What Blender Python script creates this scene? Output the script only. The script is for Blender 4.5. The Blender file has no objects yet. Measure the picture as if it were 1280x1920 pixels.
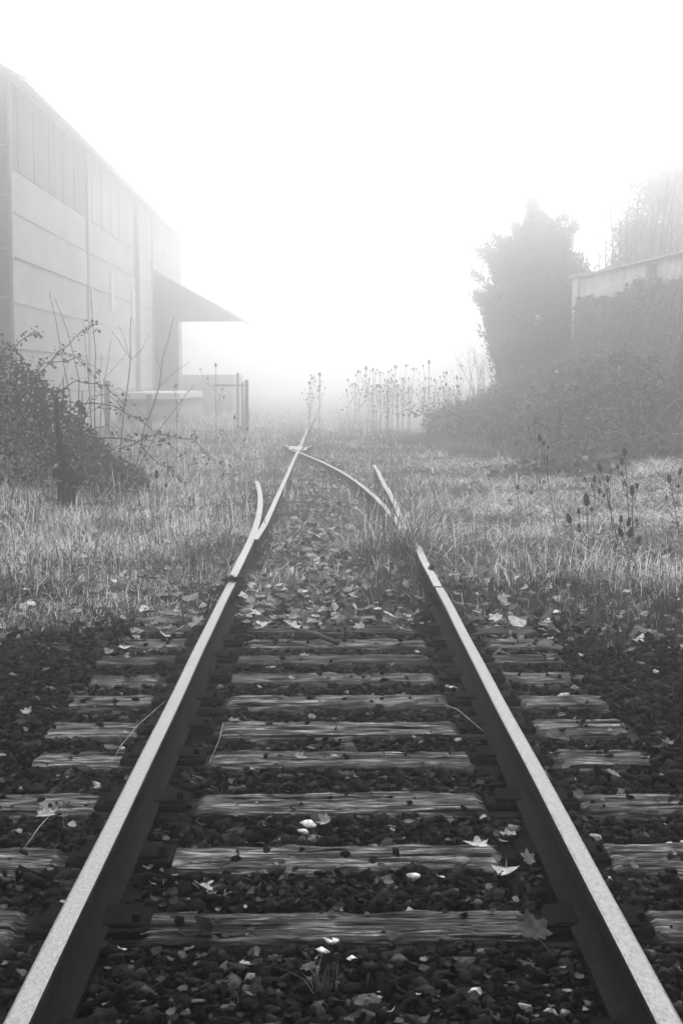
import bpy, math, random
import numpy as np
from mathutils import Vector, Matrix, noise as mnoise

R = math.radians
random.seed(7)
rng = np.random.default_rng(7)
sc = bpy.context.scene
col = sc.collection

# ------------------------------------------------------------------ camera
cam_d = bpy.data.cameras.new('camera')
cam = bpy.data.objects.new('camera', cam_d); col.objects.link(cam)
cam.location = (0, 0, 1.635)                      # eye 1.475 m over the rail heads
cam.rotation_euler = (R(90 - 5.27), 0, R(-0.47))
cam_d.sensor_fit = 'VERTICAL'; cam_d.sensor_height = 36; cam_d.lens = 50
cam_d.clip_start = 0.1; cam_d.clip_end = 6000
sc.camera = cam

# ------------------------------------------------------------------ light
SUN_EL, SUN_STRENGTH, SKY_STRENGTH, EXPOSURE = 57, 1.5, 0.05, 1.8
HAZE_DENSITY, HAZE_ANISO = 0.021, 0.93
world = bpy.data.worlds.new('World'); sc.world = world; world.use_nodes = True
wn = world.node_tree.nodes; wl = world.node_tree.links
for n in list(wn): wn.remove(n)
sky = wn.new('ShaderNodeTexSky'); sky.sky_type = 'NISHITA'; sky.sun_disc = False
sky.sun_elevation = R(SUN_EL); sky.sun_rotation = R(0); sky.dust_density = 8.0; sky.air_density = 0.1; sky.ozone_density = 1.0
bw = wn.new('ShaderNodeRGBToBW'); bg = wn.new('ShaderNodeBackground'); wo = wn.new('ShaderNodeOutputWorld')
bg.inputs['Strength'].default_value = SKY_STRENGTH
wl.new(sky.outputs[0], bw.inputs[0]); wl.new(bw.outputs[0], bg.inputs[0]); wl.new(bg.outputs[0], wo.inputs[0])
sun_d = bpy.data.lights.new('sun', 'SUN'); sun_d.energy = SUN_STRENGTH; sun_d.angle = R(155); sun_d.color = (1, 1, 1)
sun = bpy.data.objects.new('sun', sun_d); col.objects.link(sun)
sun.rotation_euler = (R(-(90 - SUN_EL)), 0, 0)    # sun wholly veiled: a broad bright patch of cloud ahead
vs = sc.view_settings
vs.view_transform = 'Standard'; vs.look = 'None'; vs.exposure = EXPOSURE; vs.gamma = 1.0; vs.use_curve_mapping = False
sc.cycles.max_bounces = 7; sc.cycles.diffuse_bounces = 2; sc.cycles.glossy_bounces = 2
sc.cycles.transmission_bounces = 2; sc.cycles.volume_bounces = 3; sc.cycles.transparent_max_bounces = 4

# ------------------------------------------------------------------ helpers
def obj(name, me, parent=None, label=None, cat=None, group=None, kind=None):
    o = bpy.data.objects.new(name, me); col.objects.link(o)
    if parent: o.parent = parent
    tag(o, label, cat, group, kind)
    return o
def tag(o, label=None, cat=None, group=None, kind=None):
    if label: o['label'] = label
    if cat: o['category'] = cat
    if group: o['group'] = group
    if kind: o['kind'] = kind
    return o
def thing(name, loc, label, cat, group=None, rz=0):
    o = obj(name, None, None, label, cat, group); o.location = loc; o.rotation_euler = (0, 0, rz); o.empty_display_size = .1
    return o
def copy_tree(o, parent=None):
    c = o.copy(); col.objects.link(c); c.parent = parent
    for ch in [x for x in o.children]: copy_tree(ch, c)
    return c

class MB:
    def __init__(s): s.v = []; s.f = []; s.m = []
    def add(s, v, f, m=0):
        b = len(s.v); s.v += [tuple(p) for p in v]; s.f += [tuple(i + b for i in q) for q in f]; s.m += [m] * len(f)
    def box(s, x0, x1, y0, y1, z0, z1, m=0, rot=None, at=None):
        v = [(x, y, z) for x in (x0, x1) for y in (y0, y1) for z in (z0, z1)]
        if rot is not None: v = [rot @ Vector(p) for p in v]
        if at is not None: v = [Vector(p) + Vector(at) for p in v]
        s.add(v, [(0, 1, 3, 2), (4, 6, 7, 5), (0, 4, 5, 1), (2, 3, 7, 6), (0, 2, 6, 4), (1, 5, 7, 3)], m)
    def bevbox(s, x0, x1, y0, y1, z0, z1, b, m=0, rot=None, at=None):
        def ring(z, i): return [(x0+i+b, y0+i, z), (x1-i-b, y0+i, z), (x1-i, y0+i+b, z), (x1-i, y1-i-b, z), (x1-i-b, y1-i, z), (x0+i+b, y1-i, z), (x0+i, y1-i-b, z), (x0+i, y0+i+b, z)]
        rs = [ring(z0, b), ring(z0+b, 0), ring(z1-b, 0), ring(z1, b)]
        v = [p for r in rs for p in r]
        f = [tuple(reversed(range(8))), tuple(range(24, 32))]
        for k in range(3):
            for i in range(8): f.append((k*8+i, k*8+(i+1) % 8, k*8+8+(i+1) % 8, k*8+8+i))
        if rot is not None: v = [rot @ Vector(p) for p in v]
        if at is not None: v = [Vector(p) + Vector(at) for p in v]
        s.add(v, f, m)
    def tube(s, pts, rad, n=5, m=0, cap=True):
        pts = [Vector(p) for p in pts]
        if not hasattr(rad, '__len__'): rad = [rad] * len(pts)
        v = []; f = []
        for i, p in enumerate(pts):
            d = (pts[min(i+1, len(pts)-1)] - pts[max(i-1, 0)]).normalized()
            a = d.cross(Vector((0, 0, 1)) if abs(d.z) < .9 else Vector((1, 0, 0))).normalized(); b = d.cross(a)
            for k in range(n):
                t = 2 * math.pi * k / n
                v.append(p + (a * math.cos(t) + b * math.sin(t)) * rad[i])
        for i in range(len(pts) - 1):
            for k in range(n):
                f.append((i*n+k, i*n+(k+1) % n, (i+1)*n+(k+1) % n, (i+1)*n+k))
        if cap: f += [tuple(reversed(range(n))), tuple(range((len(pts)-1)*n, len(pts)*n))]
        s.add(v, f, m)
    def lathe(s, prof, n=8, at=(0, 0, 0), rot=None, m=0):
        v = []; f = []
        for r, z in prof:
            for k in range(n):
                t = 2 * math.pi * k / n; p = Vector((r * math.cos(t), r * math.sin(t), z))
                v.append((rot @ p if rot else p) + Vector(at))
        for i in range(len(prof) - 1):
            for k in range(n): f.append((i*n+k, i*n+(k+1) % n, (i+1)*n+(k+1) % n, (i+1)*n+k))
        f += [tuple(reversed(range(n))), tuple(range((len(prof)-1)*n, len(prof)*n))]
        s.add(v, f, m)
    def mesh(s, name, mats, smooth=False):
        me = bpy.data.meshes.new(name); me.from_pydata(s.v, [], s.f)
        for mt in (mats if isinstance(mats, (list, tuple)) else [mats]): me.materials.append(mt)
        if any(s.m): me.polygons.foreach_set('material_index', s.m)
        if smooth: me.polygons.foreach_set('use_smooth', [True] * len(s.f))
        me.update(); return me

def np_mesh(name, V, F, mat, tone=None, smooth=False):
    V = np.asarray(V, np.float32); F = np.asarray(F, np.int32)
    me = bpy.data.meshes.new(name); k = F.shape[1]
    me.vertices.add(len(V)); me.vertices.foreach_set('co', V.ravel())
    me.loops.add(F.size); me.loops.foreach_set('vertex_index', F.ravel())
    me.polygons.add(len(F)); me.polygons.foreach_set('loop_start', np.arange(0, F.size, k, dtype=np.int32))
    me.update(calc_edges=True)
    if tone is not None:
        a = me.attributes.new('tone', 'FLOAT', 'POINT'); a.data.foreach_set('value', np.asarray(tone, np.float32))
    if smooth: me.polygons.foreach_set('use_smooth', [True] * len(F))
    me.materials.append(mat); me.validate(); return me

def smooth(a, b, x):
    t = np.clip((np.asarray(x, float) - a) / (b - a), 0, 1); return t * t * (3 - 2 * t)
_ph = rng.uniform(0, 6.28, (14, 3))
def fbm(x, y, s=1.0):
    x = np.asarray(x, float); y = np.asarray(y, float); o = np.zeros(np.broadcast(x, y).shape)
    for i in range(14):
        f = s * 1.42 ** (i % 7); a = _ph[i, 0] + i
        o = o + np.sin((x * math.cos(a) + y * math.sin(a)) * f + _ph[i, 1]) * .5 ** ((i % 7) * .6)
    return o / 4.0
def rotmats(n, tilt=None):
    """random rotation matrices; tilt limits the angle from the vertical"""
    az = rng.uniform(0, 2*np.pi, n); ax = rng.uniform(0, 2*np.pi, n)
    an = rng.uniform(0, np.pi, n) if tilt is None else np.abs(rng.normal(0, tilt, n))
    k = np.stack([np.cos(ax), np.sin(ax), np.zeros(n)], 1)
    K = np.zeros((n, 3, 3)); K[:, 0, 2] = k[:, 1]; K[:, 1, 2] = -k[:, 0]; K[:, 2, 0] = -k[:, 1]; K[:, 2, 1] = k[:, 0]
    I = np.eye(3)[None]; T = I + np.sin(an)[:, None, None] * K + (1-np.cos(an))[:, None, None] * (K @ K)
    Z = np.zeros((n, 3, 3)); Z[:, 0, 0] = np.cos(az); Z[:, 0, 1] = -np.sin(az); Z[:, 1, 0] = np.sin(az); Z[:, 1, 1] = np.cos(az); Z[:, 2, 2] = 1
    return T @ Z
def scatter(protos, pos, rot, scale, tone, which=None):
    """protos: list of (V,F,protoTone or None). Returns merged V,F,tone"""
    n = len(pos); which = rng.integers(0, len(protos), n) if which is None else which
    Vs = []; Fs = []; Ts = []; base = 0
    for i, pr in enumerate(protos):
        ix = np.nonzero(which == i)[0]
        if not len(ix): continue
        pv, pf = pr[0], pr[1]
        s = scale[ix]; s = s[:, None, None] if s.ndim == 1 else s[:, None, :]
        v = np.einsum('nij,nkj->nki', rot[ix], pv[None] * s) + pos[ix][:, None, :]
        f = pf[None] + (np.arange(len(ix)) * len(pv))[:, None, None] + base
        base += len(ix) * len(pv)
        Vs.append(v.reshape(-1, 3)); Fs.append(f.reshape(-1, 3)); Ts.append(np.repeat(tone[ix], len(pv)))
    return np.concatenate(Vs), np.concatenate(Fs), np.concatenate(Ts)

# ------------------------------------------------------------------ materials (a black and white world: greys only)
def nodes(name):
    m = bpy.data.materials.new(name); m.use_nodes = True
    nt = m.node_tree; return m, nt, nt.nodes, nt.links, nt.nodes['Principled BSDF']
def grey(name, lo, hi, scale=8, rough=.8, stretch=(1, 1, 1), bump=.2, bscale=None, detail=6, metal=0, spec=.04, contrast=(.35, .7), rvar=0):
    m, nt, N, L, P = nodes(name)
    tc = N.new('ShaderNodeTexCoord'); mp = N.new('ShaderNodeMapping'); mp.inputs['Scale'].default_value = stretch
    oi = N.new('ShaderNodeObjectInfo'); ad = N.new('ShaderNodeVectorMath'); ad.operation = 'ADD'
    ml = N.new('ShaderNodeMath'); ml.operation = 'MULTIPLY'; ml.inputs[1].default_value = 37.0
    L.new(oi.outputs['Random'], ml.inputs[0])
    L.new(tc.outputs['Object'], ad.inputs[0]); L.new(ml.outputs[0], ad.inputs[1]); L.new(ad.outputs[0], mp.inputs[0])
    n = N.new('ShaderNodeTexNoise'); n.inputs['Scale'].default_value = scale; n.inputs['Detail'].default_value = detail; n.inputs['Roughness'].default_value = .65
    L.new(mp.outputs[0], n.inputs['Vector'])
    r = N.new('ShaderNodeValToRGB'); r.color_ramp.elements[0].position, r.color_ramp.elements[1].position = contrast
    r.color_ramp.elements[0].color = (lo, lo, lo, 1); r.color_ramp.elements[1].color = (hi, hi, hi, 1)
    L.new(n.outputs['Fac'], r.inputs[0]); L.new(r.outputs[0], P.inputs['Base Color'])
    P.inputs['Roughness'].default_value = rough; P.inputs['Metallic'].default_value = metal; P.inputs['Specular IOR Level'].default_value = spec
    if bump:
        n2 = N.new('ShaderNodeTexNoise'); n2.inputs['Scale'].default_value = bscale or scale * 2; n2.inputs['Detail'].default_value = 5
        L.new(mp.outputs[0], n2.inputs['Vector'])
        b = N.new('ShaderNodeBump'); b.inputs['Strength'].default_value = bump; b.inputs['Distance'].default_value = .01
        L.new(n2.outputs['Fac'], b.inputs['Height']); L.new(b.outputs[0], P.inputs['Normal'])
    if rvar:
        mr = N.new('ShaderNodeMapRange'); mr.inputs['To Min'].default_value = rough - rvar; mr.inputs['To Max'].default_value = rough + rvar
        L.new(n.outputs['Fac'], mr.inputs['Value']); L.new(mr.outputs[0], P.inputs['Roughness'])
    return m
def toned(name, rough=.8, spec=.2, nscale=40, namt=.6, trans=0, bump=.3):
    """grey taken from the mesh's own 'tone' attribute, mottled"""
    m, nt, N, L, P = nodes(name)
    at = N.new('ShaderNodeAttribute'); at.attribute_name = 'tone'
    tc = N.new('ShaderNodeNewGeometry')
    n = N.new('ShaderNodeTexNoise'); n.inputs['Scale'].default_value = nscale; n.inputs['Detail'].default_value = 4
    L.new(tc.outputs['Position'], n.inputs['Vector'])
    mr = N.new('ShaderNodeMapRange'); mr.inputs['From Min'].default_value = .25; mr.inputs['From Max'].default_value = .75
    mr.inputs['To Min'].default_value = 1 - namt; mr.inputs['To Max'].default_value = 1 + namt
    L.new(n.outputs['Fac'], mr.inputs['Value'])
    mu = N.new('ShaderNodeMath'); mu.operation = 'MULTIPLY'; L.new(at.outputs['Fac'], mu.inputs[0]); L.new(mr.outputs[0], mu.inputs[1])
    L.new(mu.outputs[0], P.inputs['Base Color'])
    P.inputs['Roughness'].default_value = rough; P.inputs['Specular IOR Level'].default_value = spec
    if bump:
        b = N.new('ShaderNodeBump'); b.inputs['Strength'].default_value = bump; b.inputs['Distance'].default_value = .005
        L.new(n.outputs['Fac'], b.inputs['Height']); L.new(b.outputs[0], P.inputs['Normal'])
    if trans:
        t = N.new('ShaderNodeBsdfTranslucent'); L.new(mu.outputs[0], t.inputs['Color'])
        mx = N.new('ShaderNodeMixShader'); mx.inputs[0].default_value = trans
        L.new(P.outputs[0], mx.inputs[1]); L.new(t.outputs[0], mx.inputs[2])
        L.new(mx.outputs[0], N['Material Output'].inputs['Surface'])
    return m
M = {}
M['turf'] = grey('winter_turf', .16, .34, 1.5, .95, bump=.5, bscale=12)
M['soil'] = grey('soil', .003, .014, 3, .95, bump=.5, bscale=20)
M['stone'] = toned('ballast_stone', .75, .03, 70, .85, 0, .5)
M['leaf'] = toned('dead_leaf', .7, .04, 40, .5, .35)
M['grass'] = toned('grass_blade', .7, .04, 12, .3, .5, 0)
M['foliage'] = toned('bramble_foliage', .7, .05, 20, .3, .2, 0)
M['bark'] = grey('bark', .02, .07, 20, .9)
M['stem'] = grey('dry_stem', .05, .16, 30, .85)
M['stem_dark'] = grey('dark_stem', .012, .04, 30, .85)
M['straw'] = grey('straw', .22, .4, 20, .7)
M['teasel'] = grey('teasel_head', .006, .03, 90, .95, bump=.8)
M['rust'] = grey('rusty_steel', .003, .012, 25, .95, bump=.5, spec=.03)
M['railtop'] = grey('worn_rail_head', .07, .19, 70, .5, (1.6, .8, 1.6), .15, 90, metal=1, contrast=(.3, .6), rvar=.06)
M['rail_far'] = grey('dull_rail_head', .1, .42, 22, .5, (4, 1, 4), .3, 50, contrast=(.3, .6))
M['iron'] = grey('black_iron', .002, .006, 20, .95, bump=.4, spec=.02)
M['screw'] = grey('worn_screw', .2, .45, 40, .4, metal=.8)
M['sheet'] = grey('corrugated_sheet', .66, .8, .5, .7, (1, 1, 3), 0)
M['sheet_dark'] = grey('weathered_sheet', .25, .36, .6, .7, (1, 2, .3), 0)
M['sheet_mid'] = grey('dulled_sheet', .5, .6, .6, .7, (1, 2, .3), 0)
M['gable'] = grey('gable_sheet', .22, .32, .6, .8, bump=0)
M['frame'] = grey('steel_frame', .42, .52, 3, .7, bump=0)
M['white'] = grey('white_panel', .7, .82, 2, .6, bump=0)
M['concrete'] = grey('concrete', .3, .5, 3, .9, bump=.3)
M['concrete_dark'] = grey('dark_concrete', .16, .28, 3, .9, bump=.3)
M['timber'] = grey('grey_timber', .15, .3, 8, .9, (1, 1, .2))
M['plaster'] = grey('stained_plaster', .5, .75, 2, .9, bump=.3)
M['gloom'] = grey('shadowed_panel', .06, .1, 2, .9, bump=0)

def wood_material():
    m, nt, N, L, P = nodes('weathered_sleeper')
    tc = N.new('ShaderNodeTexCoord'); oi = N.new('ShaderNodeObjectInfo')
    ml = N.new('ShaderNodeMath'); ml.operation = 'MULTIPLY'; ml.inputs[1].default_value = 53.0; L.new(oi.outputs['Random'], ml.inputs[0])
    ad = N.new('ShaderNodeVectorMath'); ad.operation = 'ADD'; L.new(tc.outputs['Object'], ad.inputs[0]); L.new(ml.outputs[0], ad.inputs[1])
    def nz(sv, det, rough=.6):
        mp = N.new('ShaderNodeMapping'); mp.inputs['Scale'].default_value = sv; L.new(ad.outputs[0], mp.inputs[0])
        n = N.new('ShaderNodeTexNoise'); n.inputs['Scale'].default_value = 1; n.inputs['Detail'].default_value = det; n.inputs['Roughness'].default_value = rough
        n.inputs['Distortion'].default_value = .15
        L.new(mp.outputs[0], n.inputs['Vector']); return n.outputs['Fac']
    grain = nz((7, 95, 95), 6, .75); crack = nz((2.2, 42, 42), 4); blot = nz((5, 14, 14), 5)
    def ramp(i, stops):
        r = N.new('ShaderNodeValToRGB'); e = r.color_ramp.elements
        e[0].position, e[1].position = stops[0][0], stops[-1][0]
        e[0].color = (stops[0][1],)*3 + (1,); e[1].color = (stops[-1][1],)*3 + (1,)
        for p, v in stops[1:-1]:
            q = e.new(p); q.color = (v, v, v, 1)
        L.new(i, r.inputs[0]); return r.outputs[0]
    def mul(a, b):
        x = N.new('ShaderNodeMix'); x.data_type = 'RGBA'; x.blend_type = 'MULTIPLY'; x.inputs[0].default_value = 1
        L.new(a, x.inputs[6]); L.new(b, x.inputs[7]); return x.outputs[2]
    at = N.new('ShaderNodeAttribute'); at.attribute_name = 'tone'
    c = mul(ramp(grain, [(.34, .008), (.5, .075), (.66, .42)]), ramp(crack, [(.4, .04), (.47, 1), (1, 1)]))
    c = mul(c, ramp(blot, [(.35, .2), (.62, 1.0)])); c = mul(c, at.outputs['Color'])
    L.new(c, P.inputs['Base Color']); P.inputs['Roughness'].default_value = .85; P.inputs['Specular IOR Level'].default_value = .02
    mm = N.new('ShaderNodeMath'); mm.operation = 'MINIMUM'; L.new(grain, mm.inputs[0]); L.new(crack, mm.inputs[1])
    b = N.new('ShaderNodeBump'); b.inputs['Strength'].default_value = .8; b.inputs['Distance'].default_value = .012
    L.new(mm.outputs[0], b.inputs['Height']); L.new(b.outputs[0], P.inputs['Normal'])
    return m
M['wood'] = wood_material()

# ------------------------------------------------------------------ ground
def ground(x, y):
    x = np.asarray(x, float); y = np.asarray(y, float)
    z = -.075 + .075 * smooth(9.2, 11, y) + .05 * smooth(2.0, 2.8, np.abs(x)) * (1 - smooth(9, 11, y))
    near = smooth(11, 16, y)
    z = z + .05 * fbm(x, y, .9) * smooth(.9, 1.8, np.abs(x - .03)) * near
    z = z + .22 * smooth(2.4, 6, x) * near
    z = z + 1.85 * smooth(2.6, 7.6, x) * smooth(24.5, 32, y) * (1 - .5 * smooth(42, 60, y)) * (1 + .08 * fbm(x, y, 1.3))
    z = z + .25 * smooth(-2.6, -5, x) * smooth(12, 19, y) * (1 - .8 * smooth(24, 32, y))
    return z
def axis(lo, a, b, hi, d, n): return np.unique(np.concatenate([np.linspace(lo, a, n), np.arange(a, b, d), np.linspace(b, hi, n)]))
gx = axis(-300, -12, 14, 300, .3, 16); gy = axis(-40, 1, 62, 320, .3, 14)
X, Y = np.meshgrid(gx, gy); Zg = ground(X, Y)
nx, ny = len(gx), len(gy)
idx = np.arange(nx * ny).reshape(ny, nx)
F4 = np.stack([idx[:-1, :-1], idx[:-1, 1:], idx[1:, 1:], idx[1:, :-1]], -1).reshape(-1, 4)
gme = np_mesh('ground', np.stack([X, Y, Zg], -1).reshape(-1, 3), F4, M['soil'], smooth=True)
gme.materials.append(M['turf']); fc = (Y[:-1, :-1].ravel() > 46 + 4 * rng.uniform(-1, 1, len(F4))) | (np.abs(X[:-1, :-1].ravel()) > 13.8)
gme.polygons.foreach_set('material_index', fc.astype(np.int32)); obj('ground', gme, kind='structure')
TC = .03                                    # track centre
RL, RR = TC - .7525, TC + .7525             # rail centres

# ------------------------------------------------------------------ haze
hz = MB(); hz.box(-306, 306, -46, 326, -2.2, 14.6)
hm = bpy.data.materials.new('haze'); hm.use_nodes = True
for n in list(hm.node_tree.nodes): hm.node_tree.nodes.remove(n)
ho = hm.node_tree.nodes.new('ShaderNodeOutputMaterial'); pv = hm.node_tree.nodes.new('ShaderNodeVolumePrincipled')
pv.inputs['Color'].default_value = (.97, .97, .97, 1); pv.inputs['Density'].default_value = HAZE_DENSITY; pv.inputs['Anisotropy'].default_value = HAZE_ANISO
hm.node_tree.links.new(pv.outputs[0], ho.inputs['Volume'])
haze = obj('haze', hz.mesh('haze', hm), label='pale fog filling the air over the whole site', cat='fog', kind='stuff')

# ------------------------------------------------------------------ railway track with sleepers
track = thing('railway_track', (0, 0, 0), 'rusty two-rail track on weathered timber sleepers in dark ballast', 'railway track')
SL = [(3.38, 0), (4.17, 0), (4.82, -.012), (5.42, 0), (6.09, -.004), (6.62, .0), (7.17, .006), (7.77, 0), (8.29, .004), (8.81, .0), (9.33, -.004), (9.9, -.03)]
def sleeper_mesh(i):
    L = 2.66 + random.uniform(-.05, .06); w = .13 + random.uniform(-.008, .01); n = 90
    hl = L / 2; sx = np.linspace(-hl, hl, n)
    prof = [(-w, -.12), (-w, -.035), (-w*.97, -.014), (-w*.84, -.002)] + [(w*q, 0) for q in (-.72, -.69, -.66, -.4, -.13, -.1, -.07, .2, .42, .45, .48, .7)] + [(w*.84, -.002), (w*.97, -.012), (w, -.035), (w, -.12)]
    k = len(prof); V = np.zeros((n, k, 3)); T = np.ones((n, k))
    s0 = i * 7.3
    for a, (py, pz) in enumerate(prof):
        wob = .006 * fbm(sx * 3, np.full(n, s0 + a * .35), 1.5) + .006 * fbm(sx * 22, np.full(n, s0 + a * .9), 1.2)
        V[:, a, 0] = sx; V[:, a, 1] = py + (wob * 1.6 if abs(py) > .09 else 0); V[:, a, 2] = pz + (wob if pz > -.05 else 0)
    for rr in (RL - TC, RR - TC):
        d = np.abs(sx - rr - (0.0)); m = d < .195
        V[m, 2:-2, 2] -= .014; T[m, :] = .22
    V[:, :, 0] += 0
    for a in (5, 9, 13):                                   # splits along the grain
        for _ in range(random.randint(1, 3)):
            c0 = random.uniform(-hl, hl); wd_ = random.uniform(.1, .5); m = np.abs(sx - c0) < wd_
            V[m, a, 2] -= .014 * (1 - (np.abs(sx[m] - c0) / wd_) ** 2); V[m, a, 1] += .004 * fbm(sx[m]*9, sx[m]*0 + a, 1); T[m, a] *= .25
    if i in (2, 7): V[:, 3:8, 2] -= .012; T[:, 3:7] *= .6
    for e_ in (0, -1): V[e_, :, 0] += rng.uniform(-.012, .012, k)
    V = V.reshape(-1, 3); ii = np.arange(n * k).reshape(n, k)
    F = np.stack([ii[:-1, :-1], ii[1:, :-1], ii[1:, 1:], ii[:-1, 1:]], -1).reshape(-1, 4)
    me = np_mesh('sleeper', V, F, M['wood'], T.ravel() * random.uniform(.6, 1.15), smooth=False)
    # end caps
    import bmesh
    bm = bmesh.new(); bm.from_mesh(me); bm.verts.ensure_lookup_table()
    bm.faces.new([bm.verts[j] for j in range(k)]); bm.faces.new([bm.verts[j] for j in reversed(range((n-1)*k, n*k))])
    bmesh.ops.recalc_face_normals(bm, faces=bm.faces); bm.to_mesh(me); bm.free()
    return me
def chair_mesh():
    b = MB(); b.bevbox(-.18, .18, -.095, .095, -.012, .018, .006)
    for s in (-1, 1):
        b.bevbox(s*.09-.055, s*.09+.055, -.08, .08, .018, .032, .006)
    return b.mesh('chair', M['iron'])
def screw_mesh():
    b = MB(); b.lathe([(.024, 0), (.026, .006), (.02, .01), (.013, .012), (.012, .034), (.008, .038)], 8)
    return b.mesh('screw', M['iron'])
cm, scm = chair_mesh(), screw_mesh()
for i, (y, dz) in enumerate(SL):
    s = obj('sleeper', sleeper_mesh(i), track); s.location = (TC + random.uniform(-.03, .03), y, dz); s.rotation_euler = (random.uniform(-.02, .02), random.uniform(-.003, .003), random.uniform(-.012, .012))
    for rr in (RL, RR):
        c = obj('chair', cm, s); c.location = (rr - s.location.x, 0, 0); c.rotation_euler = (0, 0, -s.rotation_euler.z)
        for sx_, sy_ in ((-.145, .05), (.145, -.05)):
            q = obj('screw', scm, s); q.location = (rr - s.location.x + sx_, sy_, .016)

def rail_profile(hw=.0335):
    half = [(.07, .012), (.07, .022), (.026, .038), (.0085, .05), (.0085, .11), (.016, .124), (hw, .13), (hw, .15), (hw-.004, .157), (hw-.011, .16)]
    return [(-x, z) for x, z in half] + [(x, z) for x, z in reversed(half)]
def rail_mesh(path, mats, hw=.0335, dz=0):
    pr = rail_profile(hw); k = len(pr); b = MB(); v = []
    for i, (x, y) in enumerate(path):
        a = path[max(i-1, 0)]; c = path[min(i+1, len(path)-1)]
        tx, ty = c[0]-a[0], c[1]-a[1]; l = math.hypot(tx, ty); px, py = ty/l, -tx/l
        for (u, z) in pr: v.append((x + px*u, y + py*u, z + dz))
    f = []; m = []
    for i in range(len(path)-1):
        for j in range(k):
            j2 = (j+1) % k; f.append((i*k+j, i*k+j2, (i+1)*k+j2, (i+1)*k+j)); m.append(1 if 8 <= j <= 10 else 0)
    f += [tuple(reversed(range(k))), tuple(range((len(path)-1)*k, len(path)*k))]; m += [0, 0]
    b.v = v; b.f = f; b.m = m
    return b.mesh('rail', mats)
def straight(x, y0, y1, n=30, wob=.004, seed=0):
    return [(x + wob * math.sin(t*1.3 + seed) + wob*.5*math.sin(t*3.1+seed*2), t) for t in np.linspace(y0, y1, n)]
for x, y1, sd in ((RL, 10.38, 0), (RR, 10.1, 2)):
    r = obj('rail', rail_mesh(straight(x, 1.2, y1, 40, .002, sd), [M['rust'], M['railtop']]), track)
    b = MB()
    for s in (-1, 1):
        b.bevbox(x + (s*.0225-.014 if s > 0 else -.0365), x + (.0365 if s > 0 else -.0225+.014), y1-.3, y1+.3, .05, .12, .005)
    fp = obj('fishplate', b.mesh('fishplate', M['iron']), r)
    for k in range(4):
        for s in (-1, 1):
            b = MB(); b.lathe([(.018, 0), (.018, .016), (.01, .018), (.01, .03)], 6, rot=Matrix.Rotation(s*math.pi/2, 3, 'Y'))
            bo = obj('bolt', b.mesh('bolt', M['iron']), r); bo.location = (x + s*.0365, y1 - .22 + k*.147, .085)

def moss(x, y, z, w, l, label):
    n = 260; P_ = np.stack([rng.normal(0, w*.4, n), rng.normal(0, l*.4, n), np.zeros(n)], 1)
    V, F, T = blades(P_, rng.uniform(.012, .04, n), rng.uniform(0, 6.28, n), rng.uniform(.3, 1.5, n), np.full(n, .007), np.clip(rng.lognormal(math.log(.006), .5, n), .002, .03))
    o = obj('moss_clump', np_mesh('moss_clump', V, F, M['grass'], T), None, label, 'moss', kind='stuff'); o.location = (x, y, z)
# turnout beyond the joint
turn = thing('railway_turnout', (0, 10.4, 0), 'overgrown points with a branch rail curving left past the crossing', 'railway points')
def tpart(name, me):
    o = obj(name, me, turn); o.location = (0, -10.4, 0); return o
RAD, Y0 = 106.0, 12.4
def off(y): return (max(0, y - Y0)) ** 2 / (2 * RAD)
fm = [M['rust'], M['rail_far']]
tpart('rail', rail_mesh([(RL - .012 - (off(y)), y) for y in np.linspace(10.43, 21.0, 40)], fm, .036))
tpart('rail', rail_mesh([(RL + .002 + .05*smooth(11.8, 15, y), y) for y in np.linspace(13.2, 30.3, 40)], fm, .034, .002))
tpart('rail', rail_mesh(straight(RL + .05, 32.2, 85, 40, .015, 1), fm, .036))
tpart('rail', rail_mesh(straight(RR, 10.16, 25, 40, .006, 3), fm, .034))
tpart('rail', rail_mesh([(RR - .05 - off(y), y) for y in np.linspace(14.2, 30.9, 40)], fm, .034))
fx = RL + .05
b = MB()
b.add([(fx-.03, 30.35, .165), (fx+.05, 30.35, .165), (fx+.07, 32.2, .165), (fx-.3, 32.2, .165), (fx-.03, 30.35, .02), (fx+.05, 30.35, .02), (fx+.07, 32.2, .02), (fx-.3, 32.2, .02)],
      [(0, 1, 2, 3), (4, 7, 6, 5), (0, 4, 5, 1), (1, 5, 6, 2), (2, 6, 7, 3), (3, 7, 4, 0)])
tpart('crossing_nose', b.mesh('crossing_nose', M['rail_far']))
tpart('wing_rail', rail_mesh([(fx - .16, 30.6), (fx - .2, 31.6), (fx - .42, 32.9)], fm, .036, .004))
tpart('wing_rail', rail_mesh([(fx + .13, 30.2), (fx + .15, 31.4), (fx + .26, 32.4)], fm, .034, .004))

# ------------------------------------------------------------------ ballast: angular stones
import bmesh
def stone_proto(seed, n=15):
    r = np.random.default_rng(seed); p = r.normal(size=(n, 3)); p /= np.linalg.norm(p, axis=1)[:, None]
    p *= r.uniform(.8, 1.15, (n, 1)); p *= np.array([1, r.uniform(.5, .95), r.uniform(.35, .75)])
    bm = bmesh.new()
    for q in p: bm.verts.new(q)
    h = bmesh.ops.convex_hull(bm, input=bm.verts)
    bmesh.ops.delete(bm, geom=[g for g in h['geom_interior'] if isinstance(g, bmesh.types.BMVert)], context='VERTS')
    bm.verts.index_update()
    V = np.array([v.co[:] for v in bm.verts]); F = np.array([[v.index for v in f.verts] for f in bm.faces]); bm.free()
    return V, F
stones = [stone_proto(100 + i, random.choice((9, 10, 12, 14))) for i in range(36)]
bed = MB()
bx0, bx1, by0, by1 = -2.6, 2.6, 1.0, 9.7
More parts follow.
